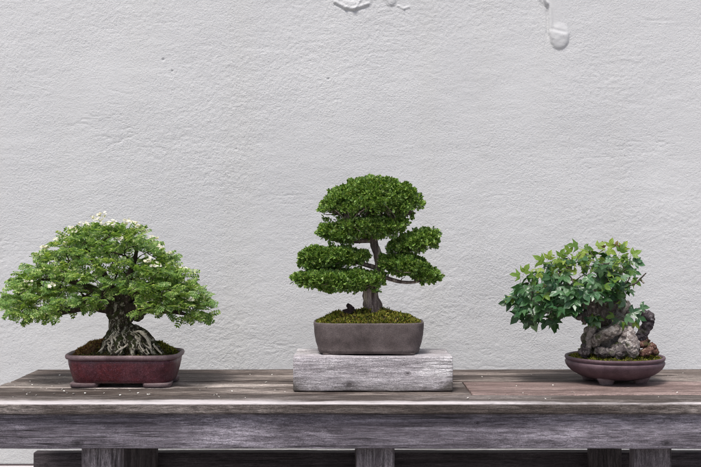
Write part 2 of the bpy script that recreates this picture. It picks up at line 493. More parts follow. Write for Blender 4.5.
vs = scene.view_settings; vs.view_transform = 'Standard'; vs.look = 'None'; vs.gamma = 1; vs.exposure = 0.33; vs.use_curve_mapping = False
scene.cycles.max_bounces = 5; scene.cycles.diffuse_bounces = 3; scene.cycles.filter_width = 1.05

# ------------------------------------------------------------------ the wall
def vn(X, Z, fx, fz, seed):
    r = np.random.default_rng(seed).random((256, 256)).astype(np.float32)
    x = X * fx + 1000.3; z = Z * fz + 1000.7
    xi = np.floor(x).astype(int); zi = np.floor(z).astype(int); fx_ = x - xi; fz_ = z - zi
    fx_ = fx_ * fx_ * (3 - 2 * fx_); fz_ = fz_ * fz_ * (3 - 2 * fz_)
    g = lambda a, b: r[a & 255, b & 255]
    return (g(xi, zi) * (1 - fx_) + g(xi + 1, zi) * fx_) * (1 - fz_) + (g(xi, zi + 1) * (1 - fx_) + g(xi + 1, zi + 1) * fx_) * fz_ - .5

DW = 3.20
def build_wall():
    xs = np.concatenate([-1.25 - np.cumsum(np.linspace(.004, .2, 45))[::-1], np.arange(-1.25, 1.25, .0028), 1.25 + np.cumsum(np.linspace(.004, .2, 45))])
    zs = np.concatenate([[0, .06, .12, .18, .24, .3, .34, .37, .39], np.arange(.405, 1.92, .0028), 1.92 + np.cumsum(np.linspace(.004, .14, 22))])
    X, Z = np.meshgrid(xs, zs)
    h = np.zeros_like(X)
    warp = vn(X, Z, 5, 5, 9) * .05
    h += vn(X, Z, 4, 6, 1) * .004
    h += vn(X + warp, Z + warp * .5, 16, 34, 2) * .0008
    h += vn(X, Z + warp, 38, 90, 3) * .0004
    patch = np.clip(.55 + 1.5 * vn(X + warp, Z, 3.2, 4.5, 20), .2, 1)          # rough and smoother passes of the trowel
    h += (vn(X + .4 * warp, Z, 95, 120, 4) * .0006 + vn(X, Z, 170, 190, 5) * .0009) * patch
    # dragged trowel marks: short horizontal tears
    tear = vn(X + warp, Z + warp * .8 + .02 * X, 24, 105, 6); gate = np.clip(vn(X, Z, 6, 13, 7) * 3.2 - .35, 0, 1)
    h -= gate * .0011 * np.clip(1 - np.abs(tear) / .06, 0, 1)
    # smooth away grain where a run of render lies on top
    def px(a, b): return (a - CX) * DW / F, EYE - (b - CY) * DW / F
    u = DW / F
    def seg(ax, ay, bx, by):
        ax, ay = px(ax, ay); bx, by = px(bx, by); dx, dz = bx - ax, by - ay
        t = np.clip(((X - ax) * dx + (Z - ay) * dz) / (dx * dx + dz * dz), 0, 1)
        return np.hypot(X - ax - t * dx, Z - ay - t * dz) / u, t
    def smooth(d, r, e): t = np.clip((r - d) / e + .5, 0, 1); return t * t * (3 - 2 * t)
    soft = h * .35
    # long run at the upper right
    U, W_ = X / u + CX, CY - (Z - EYE) / u            # photo-scaled wall coordinates of the run of render
    lx = np.interp(W_, [-60, 0, 8, 20, 33, 45, 49], [538, 543, 547, 547.5, 547.5, 553, 558]) + 1.5 * vn(X, Z, 30, 25, 12)
    prof = np.clip((U - lx) / 1.4, 0, 1) * np.clip((574 - U) / 22, 0, 1) * np.clip((40 - W_) / 8, 0, 1)
    run = prof; h = h * (1 - .85 * run) + .0065 * run
    h -= .0030 * np.exp(-((U - lx + .8) / 1.0) ** 2) * (W_ < 46)
    h += .0022 * np.exp(-((U - lx - 2.5) / 1.5) ** 2) * (W_ < 40)
    q = ((U - 558.8) / 10.4) ** 2 + ((W_ - 37.5) / np.where(W_ > 37.5, 12.0, 16.0)) ** 2
    q = q + .18 * vn(X, Z, 45, 45, 13)
    m_ = q < 1; dome = np.sqrt(np.clip(1 - q, 0, 1))
    h = np.where(m_, h * (1 - dome * .6) + .0095 * dome * np.clip((W_ - 20) / 14, 0, 1) ** .7 + .0022 * dome * vn(X, Z, 55, 90, 14), h)
    d, _ = seg(552, 29.5, 565, 32.5); h -= .0018 * smooth(d, 1.3, 3.0)
    d, _ = seg(540, -2, 546, 4); h += .0035 * smooth(d, 2.0, 2.0)
    calm = np.clip(1 - .8 * np.maximum(run, m_ * 1.0), 0, 1)
    # curled lip and blobs at the top
    for k, (a, b, c_, e) in enumerate([(335, 2, 346, 8), (346, 8, 354, 9), (354, 9, 368, 4)]):
        d, _ = seg(a, b, c_, e); up = smooth(d, 1.5, 2.0); h += .0032 * up
        d, _ = seg(a, b - 4, c_, e - 4); h += .002 * smooth(d, 4, 4)
        d, _ = seg(a, b + 2.3, c_, e + 2.3); h -= .002 * smooth(d, .8, 1.5)
    d, _ = seg(356, 8, 362, -3); h += .0025 * smooth(d, .8, 1.5)
    d, _ = seg(388, -6, 391, 1); h += .0045 * smooth(d, 4.5, 4)
    d, _ = seg(398, 6, 404, 9); h += .002 * smooth(d, .9, 1.6)
    d, _ = seg(404, 9, 409, 7); h += .002 * smooth(d, .9, 1.6)
    # pits
    for (a, b, r_) in [(163, 59.5, 1.4), (328, 79, 1.1), (172, 71, 1.0), (585, 260, .8), (236, 149, .8)]:
        d, _ = seg(a, b, a + .5, b); h -= .004 * smooth(d, r_ * .7, 1.2)
    # base course
    zl = EYE - .7125; h += np.where(Z < zl - .003, .003, 0) - .004 * np.clip(1 - np.abs(Z - zl) / .004, 0, 1)
    Y = DW - h
    V = np.stack([X, Y, Z], 2).reshape(-1, 3); nx, nz = len(xs), len(zs)
    i = np.arange(nz - 1)[:, None] * nx + np.arange(nx - 1)[None]
    T = np.stack([i, i + 1, i + nx + 1, i + nx], 2).reshape(-1, 4)
    # thickness: a back face and a coping closing the slab
    x0, x1, z1 = xs[0], xs[-1], zs[-1]; o = len(V)
    V = np.concatenate([V, [[x0, DW + .2, 0], [x1, DW + .2, 0], [x1, DW + .2, z1], [x0, DW + .2, z1], [x0, DW - .001, 0], [x1, DW - .001, 0], [x1, DW - .001, z1], [x0, DW - .001, z1]]])
    T = np.concatenate([T, [[o + 1, o, o + 3, o + 2], [o + 3, o + 7, o + 6, o + 2], [o, o + 4, o + 7, o + 3], [o + 1, o + 2, o + 6, o + 5]]])
    me = tri_mesh('stucco_wall', V, T)
    ga = np.ones(len(V), np.float32); ga[:calm.size] = calm.ravel()
    me.attributes.new('grain', 'FLOAT', 'POINT').data.foreach_set('value', ga)
    o = link('stucco_wall', me, mat_wall(), None, True, (0, DW, 0))
    o['label'] = 'pale grey hand-trowelled stucco wall behind the three bonsai'; o['category'] = 'wall'
build_wall()

g = MB(); g.add([(-60, -60, 0), (60, -60, 0), (60, 60, 0), (-60, 60, 0)], [(0, 1, 2, 3)])
go = link('ground', g.mesh(), mat_ground(), None, False); go['kind'] = 'structure'; go['label'] = 'grey gravel ground under the table'

# ------------------------------------------------------------------ the table
table = thing('wooden_table', 'long weathered plank table carrying the three bonsai', 'table', (.065, 2.7, 0))
XL, XR = -.90, 1.03
def wb(name, mat, parent, *a, label=None, **k):
    m = MB(); board(m, *a, **k); o = link(name, m.mesh(), mat, parent)
    if label: o['label'] = label
    return o
D_, M_, L_ = (.032, .023, .020), (.080, .062, .054), (.20, .168, .15)
W1 = wood('weathered_top_a', D_, M_, L_, 'x', 1, .8)
W2 = wood('weathered_top_b', (.030, .022, .019), (.072, .055, .048), (.20, .17, .152), 'x', 4, 1.0)
W3 = wood('weathered_top_c', (.036, .027, .023), (.092, .073, .064), (.27, .235, .215), 'x', 8, 1.3)
W5 = wood('weathered_pink', (.085, .058, .052), (.20, .142, .13), (.36, .275, .255), 'x', 15, .45, .6)
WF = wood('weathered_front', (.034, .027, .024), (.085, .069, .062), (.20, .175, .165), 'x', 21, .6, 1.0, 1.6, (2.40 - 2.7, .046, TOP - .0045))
WA = wood('weathered_apron', (.054, .046, .054), (.135, .120, .142), (.25, .23, .265), 'x', 33, .6, .9, .8, knots=((-.635 - .065, -.282, TOP - .096, .010), (.735 - .065, -.282, TOP - .096, .009), (.23, -.282, TOP - .05, .005)))
WL = wood('weathered_leg', (.052, .044, .048), (.125, .108, .117), (.26, .235, .25), 'z', 41, .6, .9)
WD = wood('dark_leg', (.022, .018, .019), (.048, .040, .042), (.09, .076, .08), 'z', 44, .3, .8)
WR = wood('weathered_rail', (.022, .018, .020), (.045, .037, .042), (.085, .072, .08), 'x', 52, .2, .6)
T0 = TOP - .026
g_ = .0022
wb('tabletop_board', W1, table, XL, XR, 2.875 + g_, 3.0, T0, TOP - .0006, seed=1)
wb('tabletop_board', W2, table, XL + .004, XR, 2.738 + g_, 2.875 - g_ * .3, T0, TOP + .0006, seed=2)
wb('tabletop_board', W3, table, XL - .002, .295 - .0012, 2.628 + g_, 2.738 - g_ * .3, T0, TOP, seed=3)
wb('tabletop_board', W2, table, XL + .003, .295 - .0012, 2.518 + g_, 2.628 - g_ * .3, T0, TOP - .0006, seed=9)
wb('tabletop_board', W5, table, .295 + .0012, XR, 2.518 + g_, 2.738 - g_ * .3, T0, TOP + .0012, seed=4, label='pinkish bare plank at the right of the tabletop')
wb('tabletop_board', WF, table, XL, XR, 2.40, 2.518 - g_ * .3, T0, TOP, seed=5, bev=.0045, wob=.0013, n=160, label='front tabletop board with a pale edge')
wb('apron', WA, table, XL + .02, XR - .02, 2.418, 2.448, T0 - .0835, T0 - .001, seed=6, wob=.001, n=120, label='broad purplish grey front apron')
wb('apron', WL, table, XL + .02, XR - .02, 2.942, 2.97, T0 - .0835, T0 - .001, seed=7)
for xx in (XL + .02, XR - .05):
    wb('apron', WL, table, xx, xx + .03, 2.451, 2.939, T0 - .0835, T0 - .001, axis='y', seed=8)
for i, (x0, x1) in enumerate([(-.634, -.543), (.013, .104), (.668, .757)]):
    wb('leg', WL, table, x0, x1, 2.4505, 2.495, 0, T0 - .001, axis='z', seed=10 + i, bev=.004)
    wb('leg', WD, table, x0, x1, 2.900, 2.9395, 0, T0 - .001, axis='z', seed=20 + i, bev=.004)
    wb('cross_bearer', WL, table, x0 + .02, x1 - .02, 2.498, 2.897, T0 - .07, T0 - .001, axis='y', seed=30 + i)
wb('stretcher_rail', WR, table, XL + .003, XR, 2.9425, 2.982, TOP - .375, TOP - .229, seed=12, label='dark lower back rail behind the legs')

# ------------------------------------------------------------------ wooden riser under the centre tree
riser = thing('wooden_riser', 'pale grey weathered timber block lifting the middle bonsai', 'wooden block', (.056, 2.65, TOP + .0015))
RZ = TOP + .0015
S1 = wood('silver_timber', (.16, .14, .15), (.42, .39, .415), (.68, .65, .68), 'x', 61, .6, 1.0, 1.3, patch=(.46, .435, .45), knots=((-.06, 2.565 - 2.65, .018, .010), (.085, 2.565 - 2.65, .045, .006)), stain=(.158, .028))
S2 = wood('silver_timber_back', (.13, .115, .12), (.32, .295, .305), (.54, .51, .53), 'x', 65, .5, .9)
wb('timber', S1, riser, -.1415, .2525, 2.565, 2.640, RZ, RZ + .086, seed=40, bev=.0035, wob=.0016, n=90, label='front timber with a cracked silvery face')
wb('timber', S2, riser, -.1395, .2515, 2.6425, 2.690, RZ, RZ + .0845, seed=41, bev=.003, wob=.001)
wb('timber', S2, riser, -.1400, .2520, 2.6925, 2.745, RZ, RZ + .0855, seed=42, bev=.003, wob=.001)

# ------------------------------------------------------------------ moss, soil
MOSS = mat_leaf('moss_blades', [(0, (.022, .032, .008)), (.35, (.09, .12, .018)), (.6, (.30, .33, .05)), (.8, (.20, .115, .04)), (1, (.52, .52, .12))], .2, .8, .1)
MOSSD = mat_leaf('moss_dark', [(0, (.028, .032, .014)), (.5, (.075, .085, .026)), (.8, (.16, .14, .045)), (1, (.27, .25, .08))], .12, .8, .1)
MOSSB = mat_leaf('moss_brown', [(0, (.06, .028, .014)), (.4, (.20, .095, .035)), (.7, (.32, .19, .06)), (1, (.22, .22, .06))], .1, .8, .1)
SOIL = mat_clay('soil', (.020, .015, .010), (.045, .033, .020), (.07, .055, .03), bump=1)

def soil_mound(c, rx, ry, zr, height, n=5, seed=0, lump=.006):
    """closed mound filling the pot, height(x,y) in metres above zr"""
    mb = MB(); V = []; Fc = []; R, S = 26, 72
    for i in range(R + 1):
        t = i / R
        for k in range(S):
            a = 2 * math.pi * k / S; ca, sa = math.cos(a), math.sin(a)
            x = rx * t * math.copysign(abs(ca) ** (2 / n), ca); y = ry * t * math.copysign(abs(sa) ** (2 / n), sa)
            fall = 1 - t ** 6
            z = height(x, y) * fall + lump * noise.fractal(Vector((x * 45 + seed, y * 45, 0)), 1, 2, 3) * fall
            V.append((c[0] + x, c[1] + y, zr + z))
    for i in range(R):
        for k in range(S):
            k2 = (k + 1) % S; Fc.append((i * S + k, i * S + k2, (i + 1) * S + k2, (i + 1) * S + k)[::-1])
    mb.add(V, Fc); return mb

def moss_tufts(mb, count, size, seed=0, cover=None, thresh=.45, lean=.7):
    """small pointed blades over the faces of a mesh"""
    r = np.random.default_rng(seed); V = np.array(mb.v); Fq = [f for f in mb.f if len(f) in (3, 4)]
    q = np.array([[f[0], f[1], f[2], f[-1]] for f in Fq]); a, b, c_ = V[q[:, 0]], V[q[:, 1]], V[q[:, 2]]
    d = V[q[:, 3]]
    nrm = np.cross(b - a, c_ - a) + np.cross(c_ - a, d - a); ar = np.linalg.norm(nrm, axis=1) + 1e-12; nrm /= ar[:, None]
    idx = r.choice(len(q), count, p=ar / ar.sum()); s, t = r.random((2, count, 1))
    p = (a[idx] * (1 - s) + b[idx] * s) * (1 - t) + (d[idx] * (1 - s) + c_[idx] * s) * t
    if cover is not None:
        k = np.array([cover(*pp) for pp in p]) > thresh * r.random(count) * 2; p, idx = p[k], idx[k]
    n = nrm[idx]; n = n * np.sign(np.where(np.abs(n[:, 2:3]) > .05, n[:, 2:3], 1)) if lean > 0 else n
    ax = n + r.normal(0, lean, n.shape) * .8; ax[:, 2] = np.abs(ax[:, 2]) + .2
    tv = np.array([(-.2, 0, 0), (.2, 0, 0), (.13, .6, .1), (-.13, .6, .1), (0, 1, .3)]); tf = np.array([(0, 1, 2), (0, 2, 3), (3, 2, 4)])
    return scatter(tv, tf, p, frames(ax, r.normal(0, 1, ax.shape)), size * r.uniform(.5, 1.3, len(p)))

# ================================================================== LEFT: pinnate-leaved bonsai in red pot
DL = 2.71
XC = (125.3 - CX) * 2.70 / F
left = thing('potted_bonsai', 'broad domed bonsai with fine feathery leaves and white blossom in a dark red pot', 'bonsai', (XC, DL, TOP + .001), 'potted bonsai on the table')
Z0 = TOP + .001
c = (XC, DL, Z0)
GL = mat_glaze()
RIMM = mat_clay('worn_rim', (.10, .058, .064), (.18, .115, .125), (.30, .22, .23), .45, .5, .3)
FOOTM = mat_clay('foot_clay', (.13, .085, .09), (.21, .15, .155), (.30, .23, .23))
mb = MB()
loft(mb, c, [(.010, .120, .074), (.011, .1255, .079), (.020, .129, .083), (.040, .1345, .088), (.058, .1385, .0925), (.066, .1395, .0935), (.0675, .1385, .0925), (.070, .1385, .0925),
             (.0705, .12, .07), (.03, .118, .068)], 4.6)
pot = link('pot', mb.mesh(), GL, left); pot['label'] = 'dark red glazed rectangular pot with rounded corners'
mb = MB()
loft(mb, c, [(.0695, .137, .091), (.0698, .1415, .0955), (.0715, .1445, .0985), (.075, .1462, .1002), (.079, .1462, .1002), (.0822, .1445, .0985), (.0832, .1425, .096), (.082, .1395, .093),
             (.076, .138, .091), (.060, .137, .090)], 4.6, wob=.0012)
rim = link('rim', mb.mesh(), RIMM, pot)
for sx in (-1, 1):
    for sy in (-1, 1):
        mb = MB()
        cx0, cy0 = XC + sx * .092, DL + sy * .052
        loft(mb, (cx0, cy0, Z0), [(0, .033, .026), (.001, .035, .028), (.009, .036, .029), (.0108, .0365, .0285)], 5, 40)
        link('foot', mb.mesh(), FOOTM, pot)

def hL(x, y): return .034 * math.exp(-((x - .015) ** 2 / .0052 + (y) ** 2 / .0030)) + .004
mnd = soil_mound(c, .133, .087, Z0 + .0745, hL, 4.6, 1, .007)
link('soil', mnd.mesh(), SOIL, left)
V, T = moss_tufts(mnd, 9000, .0042, 2)
o = link('moss', tri_mesh('moss', V, T), MOSSD, left, False); o['label'] = 'dark low moss over the soil'
# mossy brown mound at the left end and a moss cushion at the right
def lump(pts, seed, vox=.0022, amp=.004):
    m = MB()
    for (px_, py_, d, rx, ry, rz, ro) in pts: blob(m, P(px_, py_, d), (rx * PXM, ry * PXM, rz * PXM), 2, ro)
    return remesh(m, vox, rough_disp(amp, 70, seed))
def as_mb(me): m = MB(); m.v = [tuple(v.co) for v in me.vertices]; m.f = [tuple(p.vertices) for p in me.polygons]; return m
me = lump([(84, 353.5, 2.68, 11, 10, 6.5, -.5), (92, 349, 2.69, 12, 10, 7, -.45), (101, 345, 2.70, 7, 8, 5.5, -.2)], 3)
mm = as_mb(me)
lr = link('moss_mound', me, mat_bark('peat', (.04, .022, .014), (.10, .055, .030), (.17, .10, .05), 0, .2), left); lr['label'] = 'brown mossy mound at the left end of the red pot'
V, T = moss_tufts(mm, 3800, .0045, 5); link('moss', tri_mesh('moss', V, T), MOSSB, lr, False)
me = lump([(164, 350.5, 2.71, 8, 9, 6, .3), (170, 352.5, 2.71, 6.5, 9, 4.5, .3), (159, 346, 2.73, 5, 6, 4, 0)], 5)
mm = as_mb(me)
lr = link('moss_mound', me, mat_bark('peat_green', (.04, .035, .014), (.09, .08, .030), (.14, .12, .05), 0, .5), left); lr['label'] = 'green moss cushion at the right end of the red pot'
V, T = moss_tufts(mm, 2600, .0055, 6); link('moss', tri_mesh('moss', V, T), MOSS, lr, False)

BARKL = mat_bark('dark_mossy_bark', (.014, .010, .008), (.045, .036, .025), (.12, .10, .07), .5, .55, (.50, .47, .38), 1.6, (1, 1, .6))
PALE = mat_bark('pale_root_bark', (.20, .165, .12), (.60, .54, .43), (.82, .77, .67), .3, 0)
tr = MB()
def pl(*pts): return [P(a, b, d) for a, b, d in pts]
def rp(*r): return [x * PXM for x in r]
tube(tr, pl((126, 354, 2.70), (124, 342, 2.70), (121.5, 331, 2.705), (120, 322, 2.71), (120, 313, 2.71), (119, 303, 2.715)), rp(17, 13, 11, 10.5, 12, 11), 20, 5, .15)
tube(tr, pl((117, 318, 2.71), (109, 308, 2.70), (98, 302, 2.68)), rp(8, 6, 4.5), 12)
tube(tr, pl((125, 318, 2.71), (133, 309, 2.70), (142, 305, 2.68)), rp(8, 6, 4.5), 12)
tube(tr, pl((129, 312, 2.71), (138, 317, 2.70), (141, 314, 2.69), (148, 308, 2.68)), rp(5, 4.5, 3.5, 3), 10)
tube(tr, pl((120, 312, 2.72), (122, 296, 2.73), (126, 280, 2.73)), rp(10, 7, 5), 12)
roots = [
    [(114, 332, 2.69), (108, 341, 2.675), (104, 350, 2.67), (101, 356, 2.665)], [(117, 332, 2.68), (112, 342, 2.66), (111, 350, 2.65), (112, 356, 2.645)],
    [(121, 334, 2.68), (119, 344, 2.655), (121, 351, 2.64), (120, 357, 2.635)], [(126, 334, 2.68), (130, 343, 2.655), (133, 350, 2.64), (132, 357, 2.635)],
    [(128, 331, 2.69), (137, 335, 2.675), (145, 343, 2.66), (152, 351, 2.65), (157, 357, 2.645)], [(129, 328, 2.70), (140, 331, 2.69), (149, 338, 2.68), (156, 346, 2.675), (163, 354, 2.67)],
    [(126, 334, 2.70), (139, 342, 2.69), (150, 349, 2.69), (157, 356, 2.69)], [(115, 331, 2.72), (107, 340, 2.73), (100, 350, 2.74)], [(130, 330, 2.73), (144, 338, 2.75), (156, 348, 2.77)],
    [(128, 336, 2.67), (136, 345, 2.65), (143, 352, 2.64), (147, 357, 2.64)], [(118, 338, 2.67), (115, 347, 2.65), (117, 355, 2.64)]]
for i, r_ in enumerate(roots):
    tube(tr, pl(*r_), rp(*([5.2, 4.2, 3.4, 2.7, 2.2][:len(r_)])), 10, 4, .3)
me = remesh(tr, .0018, rough_disp(.0036, 75, 2), 2)
from mathutils.bvhtree import BVHTree
bvh = BVHTree.FromPolygons([v.co.copy() for v in me.vertices], [tuple(p.vertices) for p in me.polygons])
fine = []; rq = random.Random(4)
for i in range(24):
    t0 = rq.uniform(0, 1); xa = 112 + 20 * t0; xb_ = 103 + 56 * t0 + rq.uniform(-4, 4); ya = rq.uniform(327, 345); L_r = rq.uniform(5, 15); pts = []
    for k in range(6):
        q = ya + L_r * k / 5
        if q > 356: break
        f_ = max(0, min(1, (q - 327) / 28)); xx_ = xa * (1 - f_) + xb_ * f_ + 1.3 * math.sin(k * 1.7 + i) + rq.uniform(-.5, .5)
        p0 = P(xx_, q, 2.4); dr = (P(xx_, q, 3.0) - p0).normalized()
        hit = bvh.ray_cast(p0, dr)
        if hit[0] is None: break
        if pts and abs(hit[0].y - pts[-1].y) > .02: break
        pts.append(hit[0] - dr * .0002)
    if len(pts) > 2: fine.append(pts)
trunk = link('trunk', me, BARKL, left); trunk['label'] = 'gnarled dark trunk spreading into exposed roots'
for r_, ra in [([(111.5, 336, 2.655), (112, 342, 2.645), (111.5, 348, 2.64)], (1.6, 1.9, 1)), ([(128, 344.5, 2.635), (122, 348, 2.63), (115, 353, 2.628)], (2, 1.9, 1.2)),
               ([(133, 332.5, 2.668), (140, 331.5, 2.66), (146, 337, 2.65), (149.5, 344, 2.645), (151, 349, 2.64)], (1.3, 2.5, 2.6, 1.8, 1.2)),
               ([(135, 336, 2.655), (139, 341, 2.648), (140, 346, 2.64), (144, 351, 2.632)], (1.6, 2, 1.6, 1.2)),
               ([(153, 344, 2.655), (158, 350, 2.648), (162, 354, 2.645)], (1.7, 2, 1.2)), ([(124, 336, 2.655), (125, 340, 2.65)], (1.6, 1)),
               ([(105, 344, 2.66), (102, 349, 2.652), (98, 352, 2.65)], (1.4, 1.5, .8)), ([(132, 344, 2.645), (134, 349, 2.637)], (1.3, 1.1)),
               ([(146, 349, 2.64), (149, 354, 2.634)], (1.4, 1.2)), ([(119, 330, 2.66), (118, 325, 2.672)], (.9, 1.3))]:
    m = MB(); tube(m, pl(*r_), [q_ * .62 for q_ in rp(*ra)], 8, 5, .5); link('pale_root', remesh(m, .0007, rough_disp(.0013, 150, 4)), PALE, trunk)

for pts in fine:
    m = MB(); r0 = rq.uniform(.0010, .0021); tube(m, pts, [r0 * .6] + [r0 * rq.uniform(.7, 1.2) for _ in pts[2:]] + [r0 * .5], 7, 4, .5)
    link('pale_root', m.mesh(), PALE, trunk)
# crown: layered pads of feathery leaves on a branching skeleton
xt = [0, 9, 31, 57, 76, 94, 116, 135, 154, 170, 189, 205, 214]; yt = [298, 279, 262, 242, 229, 218, 222, 226, 240, 254, 270, 281, 298]
xb = [0, 13, 31, 47, 79, 104, 120, 135, 157, 183, 205, 214]; yb = [306, 314, 320, 316, 308, 303, 300, 309, 313, 317, 320, 322]
pads = []
rr = random.Random(5)
def inside_gap(px_, py_): return math.hypot((px_ - 80) / 8, (py_ - 268) / 6) < 1 or math.hypot((px_ - 119) / 5, (py_ - 275) / 5) < 1
tries = 0
while len(pads) < 190 and tries < 30000:
    tries += 1
    px_ = rr.uniform(4, 208); a, b = np.interp(px_, xt, yt) + 4, np.interp(px_, xb, yb) - 3
    py_ = rr.uniform(a, b)
    # depth of the dome at that point
    k = 1 - ((px_ - 108) / 108) ** 2
    v = (py_ - a) / max(4, b - a); half = 62 * math.sqrt(max(0, k)) * math.sqrt(max(.03, 1 - (1 - v) ** 2.2))
    e = rr.uniform(-1, 1); e = math.copysign(abs(e) ** .45, e) if rr.random() < .8 else e
    if inside_gap(px_, py_) and abs(e) < 2: continue
    q = Vector((108 + (px_ - 108) * .93, e * half * .92, py_ + 1))
    if all(((q.x - w_.x) / 11) ** 2 + ((q.y - w_.y) / 12) ** 2 + ((q.z - w_.z) / 6.5) ** 2 > 1 for w_ in pads): pads.append(q)
tg = [P(q.x, q.z + 1.5, DL + q.y * PXM) for q in pads]
br = MB()
starts = pl((120, 316, 2.71), (120, 306, 2.712), (121, 298, 2.72), (122, 288, 2.725))
mainL = [(pl((116, 312, 2.70), (104, 309, 2.685), (88, 308, 2.67), (70, 311, 2.665), (50, 315, 2.66), (34, 317, 2.66)), (6, 3.8, 2.9, 2.4, 1.8, 1.0)),
         (pl((126, 310, 2.70), (140, 306, 2.68), (158, 310, 2.665), (176, 312, 2.66), (192, 316, 2.66)), (6, 4.6, 3.4, 2.4, 1.2)),
         (pl((118, 308, 2.71), (104, 296, 2.69), (88, 287, 2.68), (66, 280, 2.68), (44, 280, 2.68)), (6, 4.4, 3.4, 2.4, 1.2)),
         (pl((122, 306, 2.71), (138, 292, 2.69), (156, 284, 2.68), (176, 286, 2.68)), (5.5, 4, 2.8, 1.4)),
         (pl((120, 304, 2.72), (112, 288, 2.71), (100, 270, 2.70), (88, 252, 2.70), (84, 240, 2.70)), (6, 4.6, 3.4, 2.2, 1.2)),
         (pl((122, 300, 2.73), (128, 280, 2.72), (134, 262, 2.72), (138, 244, 2.72)), (5.5, 4, 2.6, 1.3))]
for pts, ra in mainL: tube(br, pts, rp(*ra), 9, 4, .25)
fakes = [p for pts, _ in mainL for p in pts]
for pts, ra in grow(starts + fakes, tg, .00085, .40, .0042, .03, .0045): tube(br, pts, ra, 6, 2)
link('branches', br.mesh(), mat_bark('dark_twig', (.018, .013, .010), (.045, .034, .026), (.09, .07, .055), .1, .15), left)
tvp, tfp = tpl_pinnate(5)
pos, ax, nm, sc = [], [], [], []
nr = np.random.default_rng(3)
C0 = np.array(P(112, 290, DL))
tw = MB()
for q, t in zip(pads, tg):
    edge = abs(q.x - 108) / 105
    for i in range(17):
        a = nr.uniform(0, 2 * math.pi); rad_ = nr.uniform(.05, 1) ** .6 * 7.5 * PXM
        p = np.array(t) + np.array([math.cos(a) * rad_, math.sin(a) * rad_, nr.uniform(-1.5, 3) * PXM])
        out = (np.array(t) - C0) * np.array([1, 1, .5]); out /= np.linalg.norm(out) + 1e-6
        d = np.array([math.cos(a), math.sin(a), nr.uniform(-.45, .75)]) + out * .75
        pos.append(p); ax.append(d); nm.append([nr.normal(0, .5), nr.normal(-.55, .45), 1]); sc.append(nr.uniform(8.5, 14.5) * PXM)
for (a, b, e) in [(12, 310, -10), (22, 312, -14), (31, 316, -18), (33, 313, -20), (47, 313, -24), (60, 312, -26), (92, 306, -34), (168, 313, -26), (184, 314, -20), (201, 313, -8), (206, 314, -4), (208, 300, 0), (6, 298, 0), (199, 288, 4)]:
    for i in range(4):                      # sprigs hanging below the skirt of the crown
        pos.append(np.array(P(a + nr.uniform(-2, 2), b + nr.uniform(-2, 1), DL + e * PXM))); sd = 1 if a > 108 else -1
        ax.append([sd * nr.uniform(.0, 1.0), nr.uniform(-.6, .1), nr.uniform(-1.1, -.1)]); nm.append([nr.normal(0, .4), -.9, .5]); sc.append(nr.uniform(9, 14) * PXM)
V, T = scatter(tvp, tfp, np.array(pos), frames(np.array(ax), np.array(nm)), np.array(sc))
LEAFL = mat_leaf('feathery_leaf', [(0, (.05, .10, .02)), (.35, (.15, .27, .055)), (.72, (.29, .43, .11)), (.93, (.48, .58, .22)), (1, (.66, .66, .44))], .38, .40, .45, 1.5, bluish=(.14, .28, .09))
fo = link('foliage', tri_mesh('foliage', V, T), LEAFL, left, False); fo['label'] = 'fine bright green feathery foliage'
# drooping sprigs at the rim of the crown
# white blossom clusters near the top
BL = mat_leaf('white_blossom', [(0, (.70, .72, .60)), (.6, (.88, .87, .82)), (1, (.84, .74, .70))], .3, .6, .2, 1.1)
tvb, tfb = [], []
for k in range(5): tpl_leaflet(tvb, tfb, 0, 0, k * 2 * math.pi / 5, .5, .34, .1, .05, -.1)
tvb, tfb = np.array(tvb), np.array(tfb)
for (a, b, s) in [(92, 219, 8), (98, 222, 6), (84, 226, 7), (76, 232, 5), (109, 226, 7), (115, 224, 6), (133, 225, 7), (138, 228, 5), (72, 229, 4), (58, 240, 5), (45, 248, 4), (152, 239, 6),
                  (160, 248, 4), (155, 266, 7), (148, 262, 5), (28, 283, 6), (22, 292, 4), (170, 254, 4), (189, 300, 5), (52, 286, 5), (120, 240, 4), (66, 244, 4), (144, 232, 4), (101, 216, 5), (38, 256, 4), (183, 270, 4), (128, 222, 5)]:
    n = 14; s *= 1.1; k = 1 - ((a - 108) / 108) ** 2; v = np.clip((b - np.interp(a, xt, yt)) / 80, 0, 1)
    dd = DL - 62 * PXM * math.sqrt(max(0, k)) * math.sqrt(max(.02, 1 - (1 - v) ** 2.2)) * .95 - .006
    c3 = np.array(P(a, b - 1, dd)); p = c3 + nr.normal(0, 1, (n, 3)) * np.array([s * .42, s * .4, s * .22]) * PXM
    V, T = scatter(tvb, tfb, p, frames(nr.normal(0, 1, (n, 3)) + np.array([0, -.2, 0]), np.tile([0, -.6, 1.], (n, 1)) + nr.normal(0, .3, (n, 3))), nr.uniform(2.6, 4.2, n) * PXM)
    link('blossom', tri_mesh('blossom', V, T), BL, left, False)

